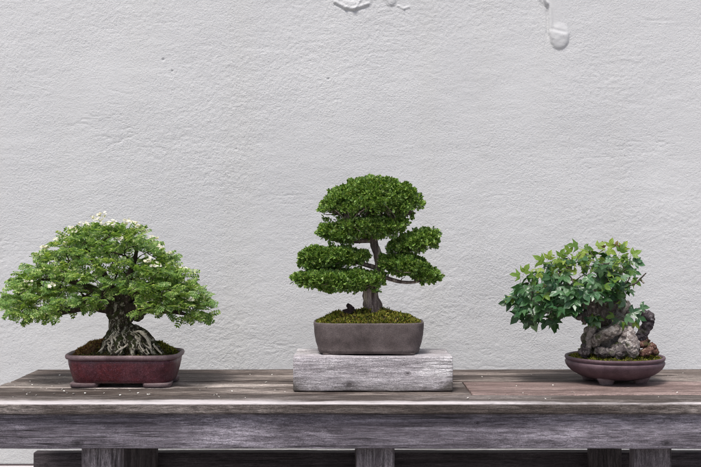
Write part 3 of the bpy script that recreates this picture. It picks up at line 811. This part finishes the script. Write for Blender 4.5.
# ================================================================== CENTRE: hinoki-like bonsai in brown oval pot
DC = 2.68
RT = RZ + .0862
XM = (369 - CX) * 2.61 / F
mid_ = thing('potted_bonsai', 'upright conifer bonsai with dense green foliage pads in a brown pot on the wooden block', 'bonsai', (XM, DC, RT), 'potted bonsai on the table')
DP = DC - .018
c = (XM, DP, RT)
BROWN = mat_clay('unglazed_brown', (.060, .047, .045), (.105, .084, .082), (.16, .132, .130), .3, .65)
mb = MB()
loft(mb, c, [(.003, .121, .070), (.0035, .1265, .074), (.010, .129, .0765), (.012, .1298, .077), (.014, .1290, .0765), (.03, .1345, .081), (.05, .1380, .084), (.07, .1395, .085), (.077, .140, .0853), (.0800, .1392, .0848),
             (.0803, .1358, .0815), (.0775, .1335, .079), (.050, .131, .077)], 4.4)
pot = link('pot', mb.mesh(), BROWN, mid_); pot['label'] = 'plain unglazed brown rectangular pot with soft corners'
for sx in (-1, 1):
    for sy in (-1, 1):
        mb = MB(); loft(mb, (XM + sx * .085, DP + sy * .045, RT), [(0, .030, .02), (.001, .032, .022), (.005, .032, .022)], 4, 32)
        link('foot', mb.mesh(), BROWN, pot)
def hC(x, y): return .012 + .014 * math.exp(-(x ** 2 / .010 + y ** 2 / .004))
mnd = soil_mound(c, .131, .077, RT + .0755, hC, 4.2, 4, .014)
link('soil', mnd.mesh(), SOIL, mid_)
V, T = moss_tufts(mnd, 12000, .0068, 12)
o = link('moss', tri_mesh('moss', V, T), MOSS, mid_, False); o['label'] = 'yellow-green moss carpet with brown flecks'

BARKC = mat_bark('grey_brown_fibrous_bark', (.05, .036, .033), (.20, .155, .14), (.42, .35, .32), .42, 0, (.58, .50, .40), 1.0, (1, 1, .12))
tr = MB()
tube(tr, pl((374, 320, DC), (373.3, 312, DC), (372, 303, DC), (370.5, 292, DC), (372, 285, DC), (376, 279, DC), (379, 270, DC), (378.5, 260, DC), (376, 249, DC), (373, 239, DC), (371, 228, DC), (372, 212, DC), (371, 196, DC)),
     rp(12, 10, 8.4, 7.2, 6.4, 5.0, 4.3, 4.1, 4.0, 3.5, 3.0, 2.4, 1.2), 18, 6, .2)
for (a, b, d, r0) in [(359, 320, 2.66, 4), (385, 320, 2.66, 4.5), (372, 322, 2.64, 4), (366, 321, 2.645, 3.5), (379, 321, 2.645, 3.5), (384, 318, 2.71, 4)]:
    tube(tr, [P(372, 304, DC), P((372 + a) / 2, 312, (DC + d) / 2), P(a, b, d)], rp(6, 4.5, r0 * .6), 10)
me = remesh(tr, .0016, lambda co: .0022 * (noise.fractal(Vector((co.x * 190, co.y * 190, co.z * 16)), 1, 2, 3)) + .001 * noise.noise(co * 60), 2)
trunk = link('trunk', me, BARKC, mid_); trunk['label'] = 'straight grey-brown trunk with fibrous bark'
st = MB()
tube(st, pl((364, 316, 2.655), (357, 314, 2.65), (350, 311.5, 2.645), (343, 312.5, 2.64)), rp(3.5, 3.2, 3.6, 2.4), 10)
tube(st, pl((351, 314, 2.645), (350.5, 308, 2.645), (347, 304.5, 2.645)), rp(3.6, 3, 1.7), 10)
tube(st, pl((351.5, 311, 2.645), (353.5, 307, 2.645)), rp(2.2, 1), 10)
link('dead_stub', remesh(st, .0013, rough_disp(.002, 120, 8)), mat_bark('dead_wood', (.02, .012, .012), (.05, .034, .034), (.10, .07, .07)), trunk)['label'] = 'dark jagged dead stub beside the trunk foot'

# pads: (cx, cy, rx, up, down, depth radius, depth offset, tilt)
PADS = [(371, 211.5, 43, 34, 2, 36, 0, 0, 'crowning dome of foliage'), (373, 228, 28, 6, 5, 19, -.04, 0, None), (338, 234, 17, 7, 5, 17, -.015, .12, None),
        (412, 244, 22, 6, 5, 20, 0, -.26, None), (335, 257, 34, 7, 7, 24, -.01, 0, None), (340, 281, 43, 10, 7, 30, -.02, .03, 'lowest left foliage pad, widest of the side pads'),
        (403, 266, 22, 6, 6, 20, -.015, .14, None), (426, 275, 14, 11, 10, 18, 0, .05, None), (368, 232, 16, 7, 6, 16, .03, 0, None), (318, 268, 13, 4, 3, 12, -.01, .2, None)]
tvs, tfs = tpl_scale_spray()
LEAFC = mat_leaf('scale_foliage', [(0, (.022, .060, .013)), (.35, (.085, .185, .032)), (.7, (.23, .40, .075)), (.95, (.48, .64, .17)), (1, (.46, .42, .18))], .26, .40, .5, 1.5)
limbT = []
br = MB()
for ip, (cx_, cy_, rx, up, dn, rd, off, tilt, lab) in enumerate(PADS):
    n0 = int(8.6 * (rx * rd) * .35 * (1.75 if ip == 0 else 1.45)) 
    r = np.random.default_rng(50 + ip)
    # each pad is a cluster of small rounded sprays-heaps of uneven size
    L = []; tr_ = 0
    big = ip == 0; a0 = 12.5 if big else 8.5
    while len(L) < (46 if big else int(rx * rd / 23)) and tr_ < 4000:
        tr_ += 1
        v = r.normal(0, 1, 3); v /= np.linalg.norm(v)
        if big: v[2] = abs(v[2]); q = v * r.uniform(.86, 1.0)
        else: q = np.array([v[0], v[1], v[2] * .6]) * r.uniform(.3, 1) ** .5
        fr_ = 1 - (a0 * .62) / np.array([rx, rd, max(up, 9)]); fr_ = np.clip(fr_, .15, 1)
        c_ = q * np.array([rx, rd, up if q[2] > 0 else dn]) * fr_ * (1.0 if not big else np.array([1.05, 1, 1 - .50 * (v[0] ** 2 + v[1] ** 2)]))
        if not big: c_[2] += r.normal(0, 1.1)
        if all(np.linalg.norm((c_ - l[0]) * np.array([1, .9, 1.7])) > a0 * .80 for l in L):
            L.append((c_, a0 * r.uniform(.62, 1.28)))
    xs_, us_ = [], []
    for c_, ra_ in L:
        nn = int(ra_ * ra_ * (.56 if big else .62))
        u = r.normal(0, 1, (nn, 3)); u /= np.linalg.norm(u, axis=1, keepdims=True)
        fl = (u[:, 2] < -.1) & (r.random(nn) < (.85 if big else .70)); u[fl, 2] *= -1
        sh = r.uniform(.70, 1.18, nn)[:, None]
        xs_.append(c_ + u * sh * np.array([ra_, ra_, ra_ * (.80 if big else .62)])); us_.append(u)
    # loose fill below the heaps keeps the pads from floating apart
    nn = int(rx * rd * (.25 if big else .18)); u = r.normal(0, 1, (nn, 3)); u /= np.linalg.norm(u, axis=1, keepdims=True)
    xs_.append(u * (r.random((nn, 1)) ** .4) * np.array([rx, rd, up if big else (up + dn) * .4]) * .8 * np.array([1, 1, 1])); us_.append(u)
    if big: xs_[-1][:, 2] = np.abs(xs_[-1][:, 2])
    xyz = np.concatenate(xs_); u = np.concatenate(us_)
    ct, stl = math.cos(tilt), math.sin(tilt)
    xx, yy, zz = xyz[:, 0] * ct + xyz[:, 2] * stl, xyz[:, 1], xyz[:, 2] * ct - xyz[:, 0] * stl
    # world tuft centres, size in metres
    wc = np.stack([(cx_ - CX) * DC / F + xx * PXM, DC + off + yy * PXM, EYE - (cy_ - CY) * DC / F + zz * PXM], 1)
    limbT += [Vector(w_) for w_ in wc[::16] - np.array([0, 0, .010])] 
    m = 8; n = len(wc)
    dirs = np.repeat(u, m, 0) * np.array([1, 1, .8]) + r.normal(0, .7, (n * m, 3)) + np.array([0, 0, .30])
    dirs /= np.linalg.norm(dirs, axis=1, keepdims=True)
    pp = np.repeat(wc, m, 0) + dirs * (r.uniform(.2, 1.6, (n * m, 1)) * PXM)
    nm_ = np.cross(dirs, r.normal(0, 1, dirs.shape)); nm_ += np.array([0, 0, .7])
    V, T = scatter(tvs, tfs, pp, frames(dirs, nm_), r.uniform(2.2, 5.0, n * m) * np.repeat(r.uniform(.75, 1.25, n), m) * PXM)
    o = link('foliage_pad', tri_mesh('foliage_pad', V, T), LEAFC, mid_, False)
    if lab: o['label'] = lab
main = [(pl((379, 274, DC), (388, 278.5, DC - .005), (402, 282, DC - .005), (415, 282, DC), (428, 279, DC)), (3.0, 2.1, 1.7, 1.3, .8)),
        (pl((379, 261, DC), (390, 257, DC - .01), (402, 253, DC), (418, 246, DC), (428, 240, DC)), (2.6, 2.2, 1.8, 1.4, .8)),
        (pl((378, 264, DC), (392, 268, DC - .02), (410, 272, DC)), (2.2, 1.9, 1)),
        (pl((373, 240, DC), (362, 241, DC - .01), (350, 241.5, DC - .01), (336, 239, DC - .01), (326, 235, DC - .01)), (2.6, 2.1, 1.7, 1.3, .7)),
        (pl((377, 268, DC), (362, 264, DC - .01), (345, 260, DC - .01), (322, 258, DC - .01), (306, 255, DC)), (2.6, 2.0, 1.6, 1.2, .7)),
        (pl((371, 289, DC), (358, 287.5, DC - .01), (342, 286, DC - .01), (322, 284, DC - .01), (306, 281, DC - .01)), (3.0, 2.2, 1.7, 1.3, .8)),
        (pl((372, 236, DC), (362, 228, DC - .03), (350, 226, DC - .05)), (2.2, 1.7, 1)), (pl((372, 234, DC), (386, 228, DC - .03), (398, 226, DC - .04)), (2.2, 1.7, 1)),
        (pl((372, 222, DC), (352, 216, DC), (334, 214, DC)), (2, 1.6, 1)), (pl((372, 224, DC), (392, 218, DC), (410, 214, DC)), (2, 1.6, 1))]
for pts, ra in main: tube(br, pts, rp(*ra), 9, 4, .2)
starts = [p for pts, _ in main for p in pts]
def grow_multi(starts, targets, r_tip, rmax, jit=.003):
    res = []
    for t in targets:
        s = min(starts, key=lambda q: (q - t).length); L = (t - s).length
        mid = s.lerp(t, .5) + Vector((random.uniform(-1, 1), random.uniform(-1, 1), random.uniform(-.5, .5))) * (jit + .1 * L)
        res.append(([s, mid, t], [min(rmax, r_tip + L * .012), r_tip * 1.2, r_tip * .7]))
    return res
for pts, ra in grow_multi(starts, limbT, .0010, .0024): tube(br, pts, ra, 5, 2)
link('branches', br.mesh(), BARKC, mid_)

# ================================================================== RIGHT: root-over-rock maple in round purple-brown bowl
DR = 2.74
XB = (614.5 - CX) * DR / F
right = thing('potted_bonsai', 'leaning broad-leaved bonsai gripping a rock in a shallow round purple-brown bowl', 'bonsai', (XB, DR, Z0), 'potted bonsai on the table')
c = (XB, DR, Z0)
BOWL = mat_clay('purple_clay', (.075, .045, .055), (.115, .073, .088), (.17, .115, .135), .35, .55)
mb = MB()
loft(mb, c, [(.012, .060, .060), (.0125, .074, .074), (.018, .092, .092), (.028, .110, .110), (.038, .1215, .1215), (.047, .127, .127), (.053, .1285, .1285), (.0565, .127, .127), (.0575, .1245, .1245),
             (.059, .1245, .1245), (.0605, .1275, .1275), (.065, .1295, .1295), (.0685, .128, .128), (.069, .124, .124), (.066, .1215, .1215), (.045, .119, .119)], 2.0)
pot = link('bowl', mb.mesh(), BOWL, right); pot['label'] = 'shallow round purple-brown clay bowl'
for a in (238, 330, 58, 148):
    fx, fy = XB + .068 * math.cos(math.radians(a)), DR + .068 * math.sin(math.radians(a))
    mb = MB(); loft(mb, (fx, fy, Z0), [(0, .014, .011), (.001, .017, .013), (.006, .018, .014), (.013, .023, .018), (.018, .026, .02)], 3, 28, .002)
    link('foot', mb.mesh(), mat_clay('bowl_foot', (.15, .11, .115), (.24, .19, .195), (.34, .28, .28)) if a == 238 else FOOTM, pot)
def hR(x, y): return .006 + .012 * math.exp(-(x ** 2 / .006 + y ** 2 / .005))
mnd = soil_mound(c, .120, .120, Z0 + .061, hR, 2.0, 9, .008)
link('soil', mnd.mesh(), SOIL, right)
V, T = moss_tufts(mnd, 9000, .0050, 22)
link('moss', tri_mesh('moss', V, T), MOSS, right, False)['label'] = 'bright yellow-green moss round the rock'

ROCK = mat_bark('grey_brown_rock', (.05, .042, .038), (.24, .21, .185), (.46, .42, .385), .45, .08, (.44, .40, .37), .55, (1, 1, 1))
ROCKF = mat_bark('foot_rock', (.03, .024, .025), (.10, .084, .084), (.24, .21, .205), .25, .12, (.36, .33, .31), .8, (1, 1, 1))
ROCKD = mat_bark('dark_purple_rock', (.022, .017, .022), (.08, .066, .073), (.19, .165, .18), .1, .05, (.3, .28, .3), .7, (1, 1, 1))
def rockpart(name, items, mat, vox, amp, freq, seed, label=None, parent=right):
    m = MB()
    for it in items:
        if it[0] == 'b': blob(m, P(it[1], it[2], it[3]), (it[4] * PXM, it[5] * PXM, it[6] * PXM), 3, it[7] if len(it) > 7 else 0)
        else: tube(m, pl(*it[1]), rp(*it[2]), 14, 4, .25)
    o = link(name, remesh(m, vox, craggy(amp, freq * 1.25, seed), 1), mat, parent)
    if label: o['label'] = label
    return o
rock = rockpart('rock', [('b', 602, 326, 2.74, 14, 15, 17), ('b', 592, 339, 2.73, 9, 12, 15), ('b', 618, 330, 2.76, 15, 16, 22), ('b', 606, 345, 2.74, 17, 17, 13), ('b', 602, 309, 2.75, 12, 12, 11), ('b', 590, 312, 2.735, 8, 9, 8),
                          ('b', 628, 345, 2.74, 11, 14, 13), ('b', 622, 309, 2.76, 10, 10, 9)], ROCK, .0022, .009, 34, 3, 'pitted grey-brown rock held by the roots')
rockpart('rock_spur', [('t', [(634, 345, 2.74), (640, 337, 2.73), (646, 328, 2.725), (649, 319, 2.725), (645, 312, 2.725)], (6, 5.5, 5.5, 5.5, 5)), ('b', 647, 318, 2.725, 6, 6, 8), ('b', 640, 312, 2.73, 6, 5, 4)], ROCKD, .0016, .006, 55, 5, 'dark upright spur at the right of the rock')
rockpart('rock', [('b', 602, 352, 2.675, 8, 8, 5), ('b', 585, 351, 2.69, 6, 7, 6), ('b', 619, 351, 2.665, 9, 9, 8), ('b', 612, 353, 2.66, 6, 6, 4)], ROCKF, .0016, .007, 60, 9, 'darker stones at the rock foot')
rockpart('root', [('t', [(594, 345, 2.69), (598, 338, 2.675), (606, 334, 2.667), (616, 329.5, 2.67), (622, 324, 2.69)], (4.2, 5, 5.4, 5.6, 5))], ROCK, .0016, .004, 60, 7, 'thick grey root lying slantwise over the rock')
rockpart('root', [('t', [(626, 325, 2.69), (628, 333, 2.672), (630, 341, 2.665), (632, 350, 2.66), (636, 356, 2.66)], (4.5, 7, 8, 7.5, 5)), ('t', [(626, 334, 2.668), (621, 343, 2.668)], (4, 3))],
         mat_bark('white_root', (.10, .08, .075), (.31, .27, .255), (.52, .47, .455), .30, .08, (.56, .52, .50), .6, (1, 1, 1)), .0016, .0045, 60, 11, 'pale greyish white root down the front of the rock')
rockpart('root', [('t', [(600, 312, 2.70), (594, 322, 2.69), (591, 334, 2.69), (589, 346, 2.69), (586, 354, 2.69)], (5, 4.5, 4, 3.6, 2.5))], ROCK, .0016, .004, 60, 17)
RED = mat_bark('red_lava', (.035, .018, .015), (.12, .058, .048), (.25, .15, .12), .3, .05, (.38, .28, .22), 1.2, (1, 1, 1))
for i, (a, b, d, rx, rz) in enumerate([(646, 352, 2.68, 8.5, 3.8), (650, 346.5, 2.70, 6.5, 4), (642, 344.5, 2.70, 6, 3.6), (654, 351.5, 2.70, 5, 4.5), (645, 340, 2.73, 5, 3)]):
    rockpart('stone', [('b', a, b, d, rx, rx * .9, rz, .2 * (i - 2))], RED, .0014, .004, 85, 20 + i, 'reddish brown stone at the right of the bowl')

BARKR = mat_bark('grey_bark', (.04, .031, .028), (.11, .09, .08), (.22, .19, .17), .25, .1)
tr = MB()
tube(tr, pl((606, 322, 2.71), (601, 313, 2.70), (597, 304, 2.705), (594, 294, 2.72), (590, 284, 2.73), (590, 274, 2.74)), rp(7, 7, 6, 4.6, 3.4, 2.4), 14, 5, .2)
tube(tr, pl((600, 312, 2.70), (590, 307, 2.69), (580, 301, 2.68), (568, 297, 2.68), (555, 296, 2.68)), rp(6, 5, 3.6, 2.6, 1.6), 12, 5, .2)
tube(tr, pl((604, 314, 2.71), (613, 305, 2.72), (620, 294, 2.73), (622, 282, 2.73)), rp(6, 4.6, 3.2, 2), 12, 5, .2)
tube(tr, pl((590, 310, 2.695), (585, 314, 2.68), (580, 317, 2.67), (577, 320, 2.665)), rp(4, 3, 2.6, 1.6), 10, 4, .3)
tube(tr, pl((582, 317, 2.675), (584, 321, 2.67), (585, 325, 2.67)), rp(2.4, 2, 1.2), 10, 4, .3)
trunk = link('trunk', remesh(tr, .0017, rough_disp(.003, 80, 13), 1), BARKR, right); trunk['label'] = 'short grey trunk fused to the rock, leaning left'

poly = [(508, 300), (514, 288), (524, 275), (545, 260), (566, 255), (577, 247), (595, 248), (618, 248), (638, 262), (634, 277), (630, 288), (634, 298), (622, 302), (607, 298), (592, 306), (576, 313), (556, 318), (532, 322), (518, 318), (514, 308)]
def inpoly(x, y):
    r_ = False; j = len(poly) - 1
    for i in range(len(poly)):
        xi, yi = poly[i]; xj, yj = poly[j]
        if (yi > y) != (yj > y) and x < (xj - xi) * (y - yi) / (yj - yi) + xi: r_ = not r_
        j = i
    return r_
rr = random.Random(21)
tips = []
tries = 0
while len(tips) < 250 and tries < 60000:
    tries += 1
    x, y = rr.uniform(505, 642), rr.uniform(244, 325)
    if not inpoly(x, y): continue
    h_ = 46 * math.sqrt(max(.04, 1 - ((x - 578) / 74) ** 2)) * math.sqrt(max(.1, 1 - ((y - 290) / 50) ** 2))
    e = rr.uniform(-1, 1); e = math.copysign(abs(e) ** .6, e)
    q = Vector((583 + (x - 583) * .90, e * h_, 284 + (y - 284) * .93))
    if all(((q.x - w_.x) / 5.6) ** 2 + ((q.y - w_.y) / 8) ** 2 + ((q.z - w_.z) / 4.8) ** 2 > 1 for w_ in tips): tips.append(q)
extra = [(515, 296, -2), (511, 300, -4), (530, 318, -12), (524, 322, -8), (551, 318, -14), (556, 322, -12), (592, 318, -22), (588, 320, -22), (596, 321, -24), (584, 317, -20), (625, 316, -26), (634, 314, -20), (637, 304, -14),
         (617, 320, -26), (612, 316, -26), (638, 320, -22), (630, 308, -22), (632, 318, -24), (582, 244, 0), (613, 244, 0), (621, 243, 0), (640, 258, 0), (648, 262, 0)]
tips += [Vector((a, e, b)) for a, b, e in extra[:3] + extra[5:8]]
tg = [P(q.x, q.z, DR - .01 + q.y * PXM) for q in tips]
br = MB()
starts = pl((600, 313, 2.70), (596, 302, 2.705), (590, 290, 2.72), (588, 306, 2.685), (575, 299, 2.68), (560, 296, 2.68), (616, 300, 2.725), (621, 288, 2.73))
for t in grow(starts[:3] + starts[3:], tg, .0008, .40, .004, .02, .0042): tube(br, t[0], t[1], 6, 2)
for pts in ([(621, 287, 2.73), (634, 284, 2.70), (640, 279, 2.70), (646, 273, 2.69)], [(640, 279, 2.70), (644, 283, 2.69)]): tube(br, pl(*pts), rp(1.1, 1.0, .9, .6)[:len(pts)], 5, 3)
link('branches', br.mesh(), BARKR, right)
lv = {'mature': [], 'young': [], 'red': []}
nr = np.random.default_rng(8)
tpls = [tpl_maple(i) for i in range(5)]
Cc = np.array(P(585, 300, DR))
def put(kind, p, d, n_, s): lv[kind].append((np.array(p), np.array(d), np.array(n_), s, nr.integers(0, 5)))
for q, t in zip(tips, tg):
    out = np.array(t) - Cc; out /= np.linalg.norm(out) + 1e-6
    topness = np.clip((285 - q.z) / 35 + (q.x < 545) * .35, 0, 1)
    for i in range(2 if q.z > 262 else 3):
        a = nr.uniform(0, 2 * math.pi)
        d = np.array([math.cos(a), math.sin(a), 0]) * .8 + out * np.array([1, 1, .2]) * .7 + np.array([-.15, -.25, nr.uniform(-.9, .15)])
        n_ = np.array([out[0] * .5, out[1] * .6 - .35, .8]) + nr.normal(0, .42, 3)
        kind = 'young' if nr.random() < topness * .75 + .10 else 'mature'
        s = (nr.uniform(6.5, 10) if kind == 'young' else nr.uniform(8, 13)) * PXM
        if topness > .6: s *= .85
        p = np.array(t) + nr.normal(0, 2.2, 3) * PXM
        put(kind, p, d, n_, s)
for (a, b, e, ang, s, kind) in [(529, 317, -14, 2.6, 15, 'mature'), (552, 318, -16, 2.9, 14, 'mature'), (546, 320, -12, 3.6, 10, 'mature'), (521, 313, -8, 4.0, 14, 'mature'), (571, 305, -24, 2.7, 15, 'mature'), (509, 300, -4, 4.2, 9, 'mature'),
        (575, 298, -28, 2.2, 15, 'mature'), (560, 303, -20, 3.3, 14, 'mature'), (596, 276, -30, 2.3, 15, 'mature'), (584, 281, -30, 3.6, 13, 'mature'), (609, 296, -30, 2.9, 13, 'mature'), (533, 297, -14, 3.7, 14, 'mature'),
        (592, 320, -24, 1.0, 8, 'young'), (595, 322, -26, 2.6, 7, 'young'), (589, 321, -24, 4.4, 7, 'young'), (598, 319, -24, 1.6, 6, 'young'),
        (625, 317, -28, 2.0, 10, 'mature'), (630, 313, -26, 1.2, 11, 'mature'), (636, 317, -24, 1.8, 10, 'mature'), (619, 320, -28, 3.9, 9, 'mature'), (614, 316, -26, 4.6, 8, 'young'), (634, 322, -24, 2.4, 8, 'young'), (640, 307, -18, 1.5, 9, 'mature'), (622, 322, -28, 3.2, 8, 'young'),
        (578, 246, 0, 4.9, 11, 'young'), (584, 248, -3, 1.6, 9, 'young'), (601, 247, 0, .2, 6, 'red'), (603, 248, 0, 6.1, 5, 'red'), (616, 247, -2, .1, 6, 'red'), (618, 249, -3, .5, 5, 'red'), (610, 247, 0, .2, 9, 'young'), (622, 249, -2, .5, 9, 'young'), (632, 255, -4, 1.0, 10, 'young'), (633, 262, -4, 1.3, 9, 'mature'), (632, 272, -6, 1.7, 9, 'mature'), (632, 280, -8, 2.0, 10, 'young'), (570, 253, -2, 5.7, 9, 'young'), (560, 257, -4, .4, 9, 'young'), (597, 247, -4, .9, 9, 'young'), (607, 250, -6, 1.9, 10, 'young'), (620, 252, -8, .4, 9, 'young'),
        (520, 276, -4, 5.0, 10, 'young'), (524, 273, 0, .4, 10, 'young'), (543, 262, -2, 5.4, 11, 'young'), (548, 259, 0, .3, 9, 'young'), (635, 262, -4, 1.8, 10, 'mature'),
        (584, 351, -20, 5.2, 6, 'young'), (582, 350, -20, .8, 5, 'young')]:
    put(kind, np.array(P(a, b, DR + e * PXM)), np.array([math.sin(ang), -.25, math.cos(ang)]), np.array([nr.normal(0, .2), -.85, .55]), s * PXM)
MATS = {'mature': mat_leaf('mature_lobed_leaf', [(0, (.018, .052, .017)), (.45, (.045, .125, .036)), (.8, (.09, .205, .075)), (1, (.26, .38, .24))], .25, .34, .6, 1.5, bluish=(.04, .125, .06)),
        'young': mat_leaf('young_lobed_leaf', [(0, (.07, .15, .025)), (.5, (.15, .26, .04)), (1, (.30, .40, .08))], .35, .45, .4, 1.5),
        'red': mat_leaf('red_young_leaf', [(0, (.12, .12, .04)), (1, (.22, .15, .06))], .35, .5, .3, 1.3)}
for kind, items in lv.items():
    parts = []
    for k in range(5):
        it = [x for x in items if x[4] == k]
        if it: parts.append(scatter(tpls[k][0], tpls[k][1], np.array([x[0] for x in it]), frames(np.array([x[1] for x in it]), np.array([x[2] for x in it])), np.array([x[3] for x in it])))
    V, T = merge(parts)
    o = link('foliage', tri_mesh('foliage', V, T), MATS[kind], right, False)
    o['label'] = {'mature': 'broad blue-green lobed leaves', 'young': 'small yellow-green young leaves', 'red': 'reddish new leaves at the very top'}[kind]

# ------------------------------------------------------------------ fallen petals and flecks on the tabletop
PET = NT('petal'); PET.bsdf((.88, .87, .82), .6, .3); PET = PET.m
def petal(parent_mesh=None):
    v = [(-.0012, -.0016, .0002), (.0012, -.0016, .0002), (.0020, .0004, .0008), (0, .0022, .0013), (-.0020, .0004, .0008), (0, -.0002, .0000),
         (-.0012, -.0016, .0006), (.0012, -.0016, .0006), (.0020, .0004, .0012), (0, .0022, .0017), (-.0020, .0004, .0012), (0, -.0002, .0005)]
    f = [(5, 1, 0), (5, 2, 1), (5, 3, 2), (5, 4, 3), (5, 0, 4), (11, 6, 7), (11, 7, 8), (11, 8, 9), (11, 9, 10), (11, 10, 6)]
    f += [(i, (i + 1) % 5, 6 + (i + 1) % 5, 6 + i) for i in range(5)]
    m = MB(); m.add(v, f); return m.mesh('fallen_petal')
pm = petal(); pm.materials.append(PET)
rr = random.Random(77)
def dep(py): return .391 * F / (py - CY)
spots = [(15, 386), (30, 382), (41, 389), (62, 390), (64, 392), (67, 394), (104, 394), (120, 396), (138, 394), (24, 391), (52, 387), (36, 396), (85, 394), (95, 391), (45, 379), (65, 377), (59, 384), (200, 391), (187, 384), (198, 385), (206, 388),
         (250, 375), (266, 383), (254, 389), (232, 392), (190, 377), (214, 396), (275, 391)]
spots += [(rr.uniform(5, 290), rr.uniform(374, 399)) for _ in range(26)]
nleft = len(spots)
spots += [(rr.uniform(462, 695), rr.uniform(373, 400)) for _ in range(26)]
for i, (a, b) in enumerate(spots):
    d = dep(b); p = P(a, b, d)
    if abs(p.x - XC) < .155 and abs(d - DL) < .105 or math.hypot(p.x - XB, d - DR) < .09 or (-.16 < p.x < .27 and d > 2.55): continue
    if p.x < XL + .02: continue
    o = bpy.data.objects.new('fallen_petal', pm); COL.objects.link(o)
    o.location = (p.x, d, TOP + .0018); o.rotation_euler = (rr.uniform(-.15, .15), rr.uniform(-.15, .15), rr.uniform(0, 6.28))
    s = rr.uniform(.55, 1.45); o.scale = (s, s, s)
    o['category'] = 'petal'
    if i < nleft: o['label'] = 'tiny white petal fallen on the tabletop left of the wooden block'; o['group'] = 'white petals fallen round the red pot'
    else: o['label'] = 'tiny pale petal fleck lying on the tabletop right of the wooden block'; o['group'] = 'pale flecks on the right of the tabletop'
